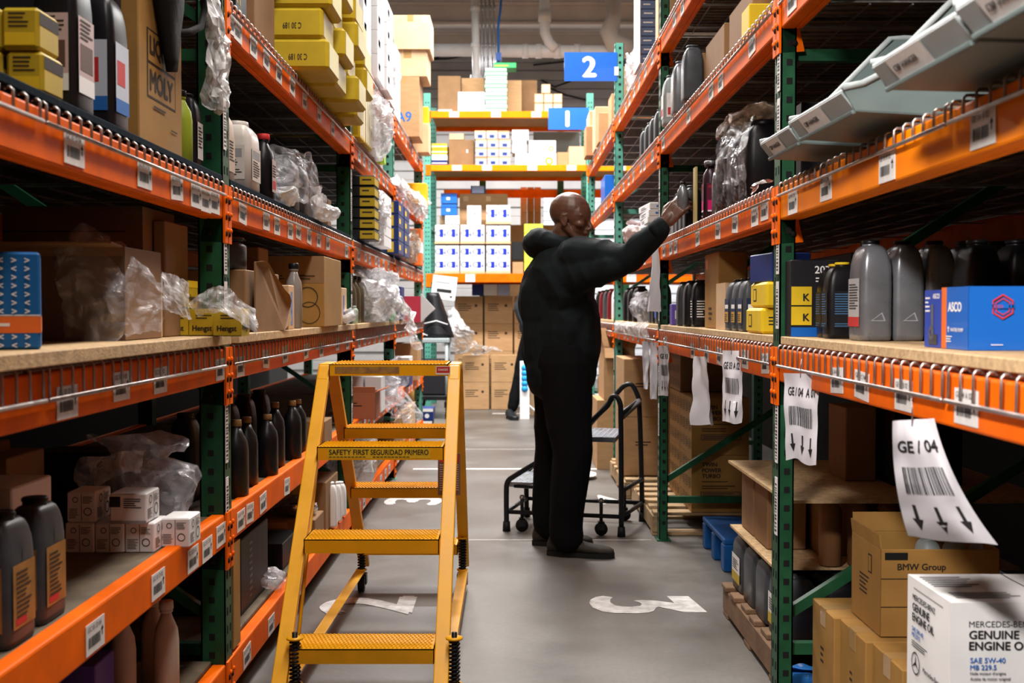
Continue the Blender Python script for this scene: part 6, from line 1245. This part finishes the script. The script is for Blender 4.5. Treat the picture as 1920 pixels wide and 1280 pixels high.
def hand(b, wrist, fdir, normal, m, curl=.9, sc=1.0, spread=.15, thumb_side=1):
    """palm and five fingers; normal points out of the back of the hand; fingers bend toward the palm"""
    f = Vector(fdir).normalized(); n_ = Vector(normal); n_ = (n_ - f * n_.dot(f)).normalized(); s_ = f.cross(n_) * thumb_side; W = Vector(wrist)
    for k in range(4):
        off = (k - 1.5) * .0205 * sc; b.cap(W + f * .012 * sc + s_ * off * .65, W + f * .082 * sc + s_ * off, .0165 * sc, .0115 * sc, m, 10)
    b.cap(W - f * .01, W + f * .03 * sc, .026 * sc, .022 * sc, m, 12)
    L = ((.040, .026, .021), (.044, .029, .022), (.041, .027, .021), (.032, .021, .018))
    for k in range(4):
        off = (1.5 - k) * .0205 * sc; p = W + f * .083 * sc + s_ * off; d = (f + s_ * ((1.5 - k) * spread * .3)).normalized(); r = (.0098, .0100, .0095, .0085)[k] * sc; a = curl * (.9 + .08 * k)
        for j, l in enumerate(L[k]):
            ang = a * (.55, .95, .7)[j]; ax = d.cross(n_).normalized(); d = (Matrix.Rotation(-ang, 3, ax) @ d) if True else d
            if (d - n_).length < (d + n_).length and j > 0 and d.dot(n_) > .4: pass
            q = p + d * l * sc; b.cap(p, q, r * (1 - .07 * j), r * (.95 - .07 * j), m, 8); p = q; 
            n_j = n_
    p = W + f * .018 * sc + s_ * .026 * sc - n_ * .008; q = p + (s_ * .75 + f * .62 - n_ * .35).normalized() * .040 * sc; r3 = q + (f * .8 - n_ * .55 + s_ * .15).normalized() * .032 * sc; r4 = r3 + (f * .75 - n_ * .6 - s_ * .15).normalized() * .024 * sc
    b.cap(p, q, .0150 * sc, .0120 * sc, m, 10); b.cap(q, r3, .0118 * sc, .0105 * sc, m, 10); b.cap(r3, r4, .0105 * sc, .009 * sc, m, 10)
def shoe(t, heel, toe, m=SHOE):
    heel = Vector(heel); toe = Vector(toe); d = (toe - heel); L = d.length; d.normalize(); s_ = Vector((-d.y, d.x, 0))
    def ring(u, w, z0, z1, n=18): return [heel + d * (u * L) + s_ * (w * math.cos(2 * PI * k / n)) + Vector((0, 0, z0 + (z1 - z0) * (.5 + .5 * math.sin(2 * PI * k / n)))) for k in range(n)]
    b = MB(); b.loft([ring(-.01, .012, .03, .06), ring(.02, .030, .016, .085), ring(.12, .037, .014, .105), ring(.28, .038, .014, .105), ring(.42, .040, .014, .085), ring(.60, .047, .014, .066), ring(.80, .048, .014, .056), ring(.93, .038, .014, .050), ring(1.0, .018, .016, .040), ring(1.01, .004, .022, .030)], m); o1 = b.build('shoe_upper', t)
    b = MB(); N = 28; pr = []
    for k in range(N):
        a = 2 * PI * k / N; u = .5 - .52 * math.cos(a); w = (.036 + .016 * min(1, max(0, (u - .35) / .4))) * math.copysign(abs(math.sin(a)) ** .6, math.sin(a)); pr.append(heel + d * (u * L) + s_ * w)
    b.loft([[Vector((p.x, p.y, z)) for p in pr] for z in (.001, .008, .024)], SOLE, False); b.build('shoe_sole', o1, 0)
    b = MB()
    for u in (.34, .42, .50): b.tube([heel + d * (u * L) + s_ * w + Vector((0, 0, z + .004)) for w, z in ((-.030, .072 - u * .05), (-.012, .098 - u * .06), (.012, .098 - u * .06), (.030, .072 - u * .05))], .0035, LAB if 0 else GREYD, 6)
    b.build('laces', o1)
    return o1
def man():
    O = V3(.27, 5.33, 0); t = thing('person', O, 'person in black hooded sweatshirt and black trousers reaching up to the right rack', 'person')
    # joints (world)
    hipR, hipL = V3(.25, 5.25, .90), V3(.235, 5.43, .90)
    kneeR, kneeL = V3(.285, 5.23, .49), V3(.215, 5.49, .49)
    ankR, ankL = V3(.255, 5.26, .09), V3(.175, 5.52, .09)
    chest, belly = V3(.255, 5.33, 1.27), V3(.27, 5.34, 1.03)
    neck = V3(.235, 5.34, 1.43)
    shR, shL = V3(.31, 5.17, 1.385), V3(.21, 5.50, 1.37)
    elR, wrR = V3(.515, 5.03, 1.37), V3(.655, 4.925, 1.505)
    elL, wrL = V3(.22, 5.58, 1.09), V3(.30, 5.56, .86)
    hc = V3(.283, 5.325, 1.572); yaw = math.radians(-24)
    # body: one continuous surface
    b = MB(); head(b, hc, yaw, math.radians(7), 0, SKIN, 1.0)
    b.cap(neck - V3(0, 0, .06), hc - V3(.03, 0, .06), .058, .052, SKIN); b.ell(chest, (.12, .165, .20), SKIN); b.ell(belly, (.12, .15, .20), SKIN); b.cap(hipR, hipL, .10, .10, SKIN)
    b.cap(shR, shL, .06, .06, SKIN); b.cap(shR, elR, .052, .040, SKIN); b.cap(elR, wrR, .038, .026, SKIN); b.cap(shL, elL, .052, .040, SKIN); b.cap(elL, wrL, .038, .026, SKIN)
    for h_, k_, a_ in ((hipR, kneeR, ankR), (hipL, kneeL, ankL)): b.cap(h_, k_, .075, .05, SKIN); b.cap(k_, a_, .05, .035, SKIN)
    fd = V3(.50, -.16, .60).normalized()
    hand(b, wrR + fd * .02, fd, V3(-.35, -.80, .25), SKIN, curl=.75, sc=1.0, thumb_side=-1)
    hand(b, wrL + (wrL - elL).normalized() * .02, (wrL - elL), V3(0, 1, .2), SKIN, curl=.6, thumb_side=1)
    o = merged(b, 'body', t, .0042, 3); o.location = -O
    # eyes
    Rm = Matrix.Rotation(yaw, 3, 'Z') @ Matrix.Rotation(math.radians(7), 3, 'Y')
    for s_ in (-1, 1):
        b = MB(); b.ell(hc + Rm @ V3(.0735, s_ * .031, -.006), (.0085, .0095, .0060), mat('eye_white', (.45, .40, .36), .2), rot=Rm); b.ell(hc + Rm @ V3(.0815, s_ * .032, -.006), (.003, .004, .004), INK, rot=Rm); e = b.build('eye', t); e.location = -O
    # hooded sweatshirt
    b = MB()
    b.ell(chest + V3(-.015, 0, .0), (.155, .215, .215), HOOD); b.ell(belly + V3(-.02, 0, .02), (.165, .20, .25), HOOD); b.ell(V3(.235, 5.34, .86), (.165, .195, .17), HOOD)
    b.ell(V3(.19, 5.36, 1.18), (.15, .19, .24), HOOD); b.ell(V3(.165, 5.36, 1.02), (.115, .17, .28), HOOD); b.ell(V3(.315, 5.32, 1.02), (.105, .16, .25), HOOD)
    b.cap(shR + V3(-.02, .02, -.01), shL + V3(-.02, -.02, -.01), .088, .088, HOOD); b.cap(neck - V3(.02, 0, .06), neck, .105, .085, HOOD)
    b.cap(shR, elR, .088, .066, HOOD, 16); b.cap(elR, wrR - V3(.010, -.008, .012), .064, .046, HOOD, 16); b.cap(shR - V3(.05, -.02, .10), elR - V3(.06, 0, .04), .085, .06, HOOD, 16)
    b.cap(shL, elL, .086, .066, HOOD, 14); b.cap(elL, wrL, .062, .046, HOOD, 14)
    o = merged(b, 'hooded_sweatshirt', t, .0075, 5, folds=.012, fscale=8); o.location = -O
    b = MB()      # hood lying on the back of the neck
    ring = []
    for k in range(26):
        a = 2 * PI * k / 26; back = .5 - .5 * math.cos(a)    # 0 front, 1 back
        p = V3(.255, 5.33, 1.462) + V3(-.030 * back, 0, .012 * back) + Matrix.Rotation(yaw, 3, 'Z') @ V3(.098 * math.cos(a) , .100 * math.sin(a), -.045 * (1 - back) ** 1.2); ring.append((p, .030 + .022 * back))
    b.tube([p for p, r in ring], [r for p, r in ring], HOOD, 12, close=True)
    b.ell(V3(.130, 5.37, 1.447), (.080, .12, .062), HOOD, rot=Matrix.Rotation(.25, 3, 'Y')); b.ell(V3(.11, 5.38, 1.475), (.055, .10, .030), HOOD)
    o = merged(b, 'hood', t, .0065, 5, folds=.008, fscale=11, seed=3); o.location = -O
    b = MB(); b.tube([wrR - V3(.026, -.02, .026), wrR - V3(.004, -.004, .004)], [.047, .043], HOOD, 16); o = b.build('cuff', t); o.location = -O
    # trousers
    b = MB(); b.ell(V3(.235, 5.34, .88), (.155, .185, .15), TROU)
    for h_, k_, a_ in ((hipR, kneeR, ankR), (hipL, kneeL, ankL)):
        b.cap(h_, k_, .125, .096, TROU, 16); b.cap(k_, a_ + V3(.0, 0, .02), .094, .072, TROU, 16); b.cap(a_ + V3(0, 0, .08), a_ + V3(.01, 0, .0), .076, .07, TROU, 16)
    o = merged(b, 'trousers', t, .009, 6, folds=.010, fscale=6, seed=9); o.location = -O
    s1 = shoe(t, (.175, 5.30, 0), (.475, 5.235, 0)); s1.location = -O
    s2 = shoe(t, (.11, 5.53, 0), (.395, 5.49, 0)); s2.location = -O
    # small product held between the fingers
    c = wrR + fd * .115 + V3(.012, .012, .010)
    bottle((c.x, c.y - .005, c.z - .045), .05, .045, .135, 'slim', GREYJ, BLACKP, 'small silver bottle held in the raised right hand', rz=-.3, capr=.012)
man()
def far_person():
    O = V3(.20, 12.15, 0); t = thing('person', O, 'person in dark jacket and trousers walking, half hidden behind the nearer man', 'person')
    b = MB(); hp = V3(.26, 12.15, .92); 
    head(b, V3(.34, 12.15, 1.52), math.radians(-15), .2, 0, SKIN2); b.ell(V3(.27, 12.15, 1.2), (.12, .16, .22), SKIN2); b.cap(V3(.27, 12.15, 1.0), V3(.30, 12.15, 1.42), .1, .07, SKIN2)
    LH, LK, LA = V3(.23, 12.10, .92), V3(.12, 12.10, .52), V3(.02, 12.08, .10)
    RH, RK, RA = V3(.29, 12.22, .92), V3(.34, 12.25, .50), V3(.32, 12.30, .10)
    for h_, k_, a_ in ((LH, LK, LA), (RH, RK, RA)): b.cap(h_, k_, .07, .05, SKIN2); b.cap(k_, a_, .05, .035, SKIN2)
    sh, el, wr = V3(.20, 12.0, 1.40), V3(.10, 11.98, 1.16), V3(.155, 11.96, .96)
    sh2, el2, wr2 = V3(.36, 12.32, 1.40), V3(.44, 12.3, 1.15), V3(.50, 12.15, 1.02)
    for a_, c_, d_ in ((sh, el, wr), (sh2, el2, wr2)): b.cap(a_, c_, .045, .036, SKIN2); b.cap(c_, d_, .034, .026, SKIN2)
    hand(b, wr, V3(.1, 0, -1), V3(-1, -.3, 0), SKIN2, curl=.5); hand(b, wr2, V3(.3, -.3, -.8), V3(1, 0, 0), SKIN2, curl=.5)
    o = merged(b, 'body', t, .007, 3); o.location = -O
    b = MB(); b.ell(V3(.27, 12.15, 1.2), (.16, .20, .26), JACK); b.ell(V3(.26, 12.15, .98), (.165, .2, .16), JACK); b.cap(sh, sh2, .08, .08, JACK)
    for a_, c_, d_ in ((sh, el, wr), (sh2, el2, wr2)): b.cap(a_, c_, .078, .062, JACK); b.cap(c_, d_ + (c_ - d_) * .12, .06, .048, JACK)
    o = merged(b, 'jacket', t, .011, 5, folds=.012); o.location = -O
    b = MB(); b.ell(hp, (.14, .17, .13), TROU)
    for h_, k_, a_ in ((LH, LK, LA), (RH, RK, RA)): b.cap(h_, k_, .105, .078, TROU); b.cap(k_, a_ + V3(0, 0, .02), .076, .058, TROU)
    o = merged(b, 'trousers', t, .011, 5, folds=.008); o.location = -O
    s1 = shoe(t, (-.03, 12.06, 0), (.06, 11.80, 0), BLKT); s1.location = -O; s2 = shoe(t, (.26, 12.28, 0), (.5, 12.2, 0), BLKT); s2.location = -O
far_person()
for k in range(4):
    pass
b = MB()
for k in range(5): b.ell((0, 0, .05 + k * .055), (.035, .03, .035), BLUEC if 0 else mat('sky_blue_plastic', (.02, .35, .75), .4))
b.box(-.05, .05, .0, .03, -.27, .34, WHITE); o = b.build('water_pack'); o.location = (.15, 11.98, .27); 
tag(o, 'pack with sky blue round spots beside the far person', 'pack')
b = MB(); b.tube([(-.03, 0, .01), (-.02, 0, .10), (.05, 0, .16), (.12, 0, .13), (.2, -.02, .06), (.3, 0, .02)], .012, WHITE, 8); o = b.build('white_tube'); o.location = (.08, 12.1, 0); tag(o, 'curved white tube on the floor beside the far person', 'tube')
b = MB(); b.box(-.2, .2, -.15, .15, 0, .37, CARD2); o = b.build('carton'); o.location = (.42, 12.55, 0); tag(o, 'low carton on the floor beyond the far person', 'box')
b = MB(); b.tube([(0, 0, .10), (.9, 0, .10)], .045, GREEN, 10); b.box(.02, .06, -.02, .02, -.25, .1, GREEN); b.box(.84, .88, -.02, .02, -.25, .1, GREEN); o = b.build('green_rail'); o.location = (.5, 10.95, .25 - .0); tag(o, 'green rail low across the far end beside the right rack', 'rail')
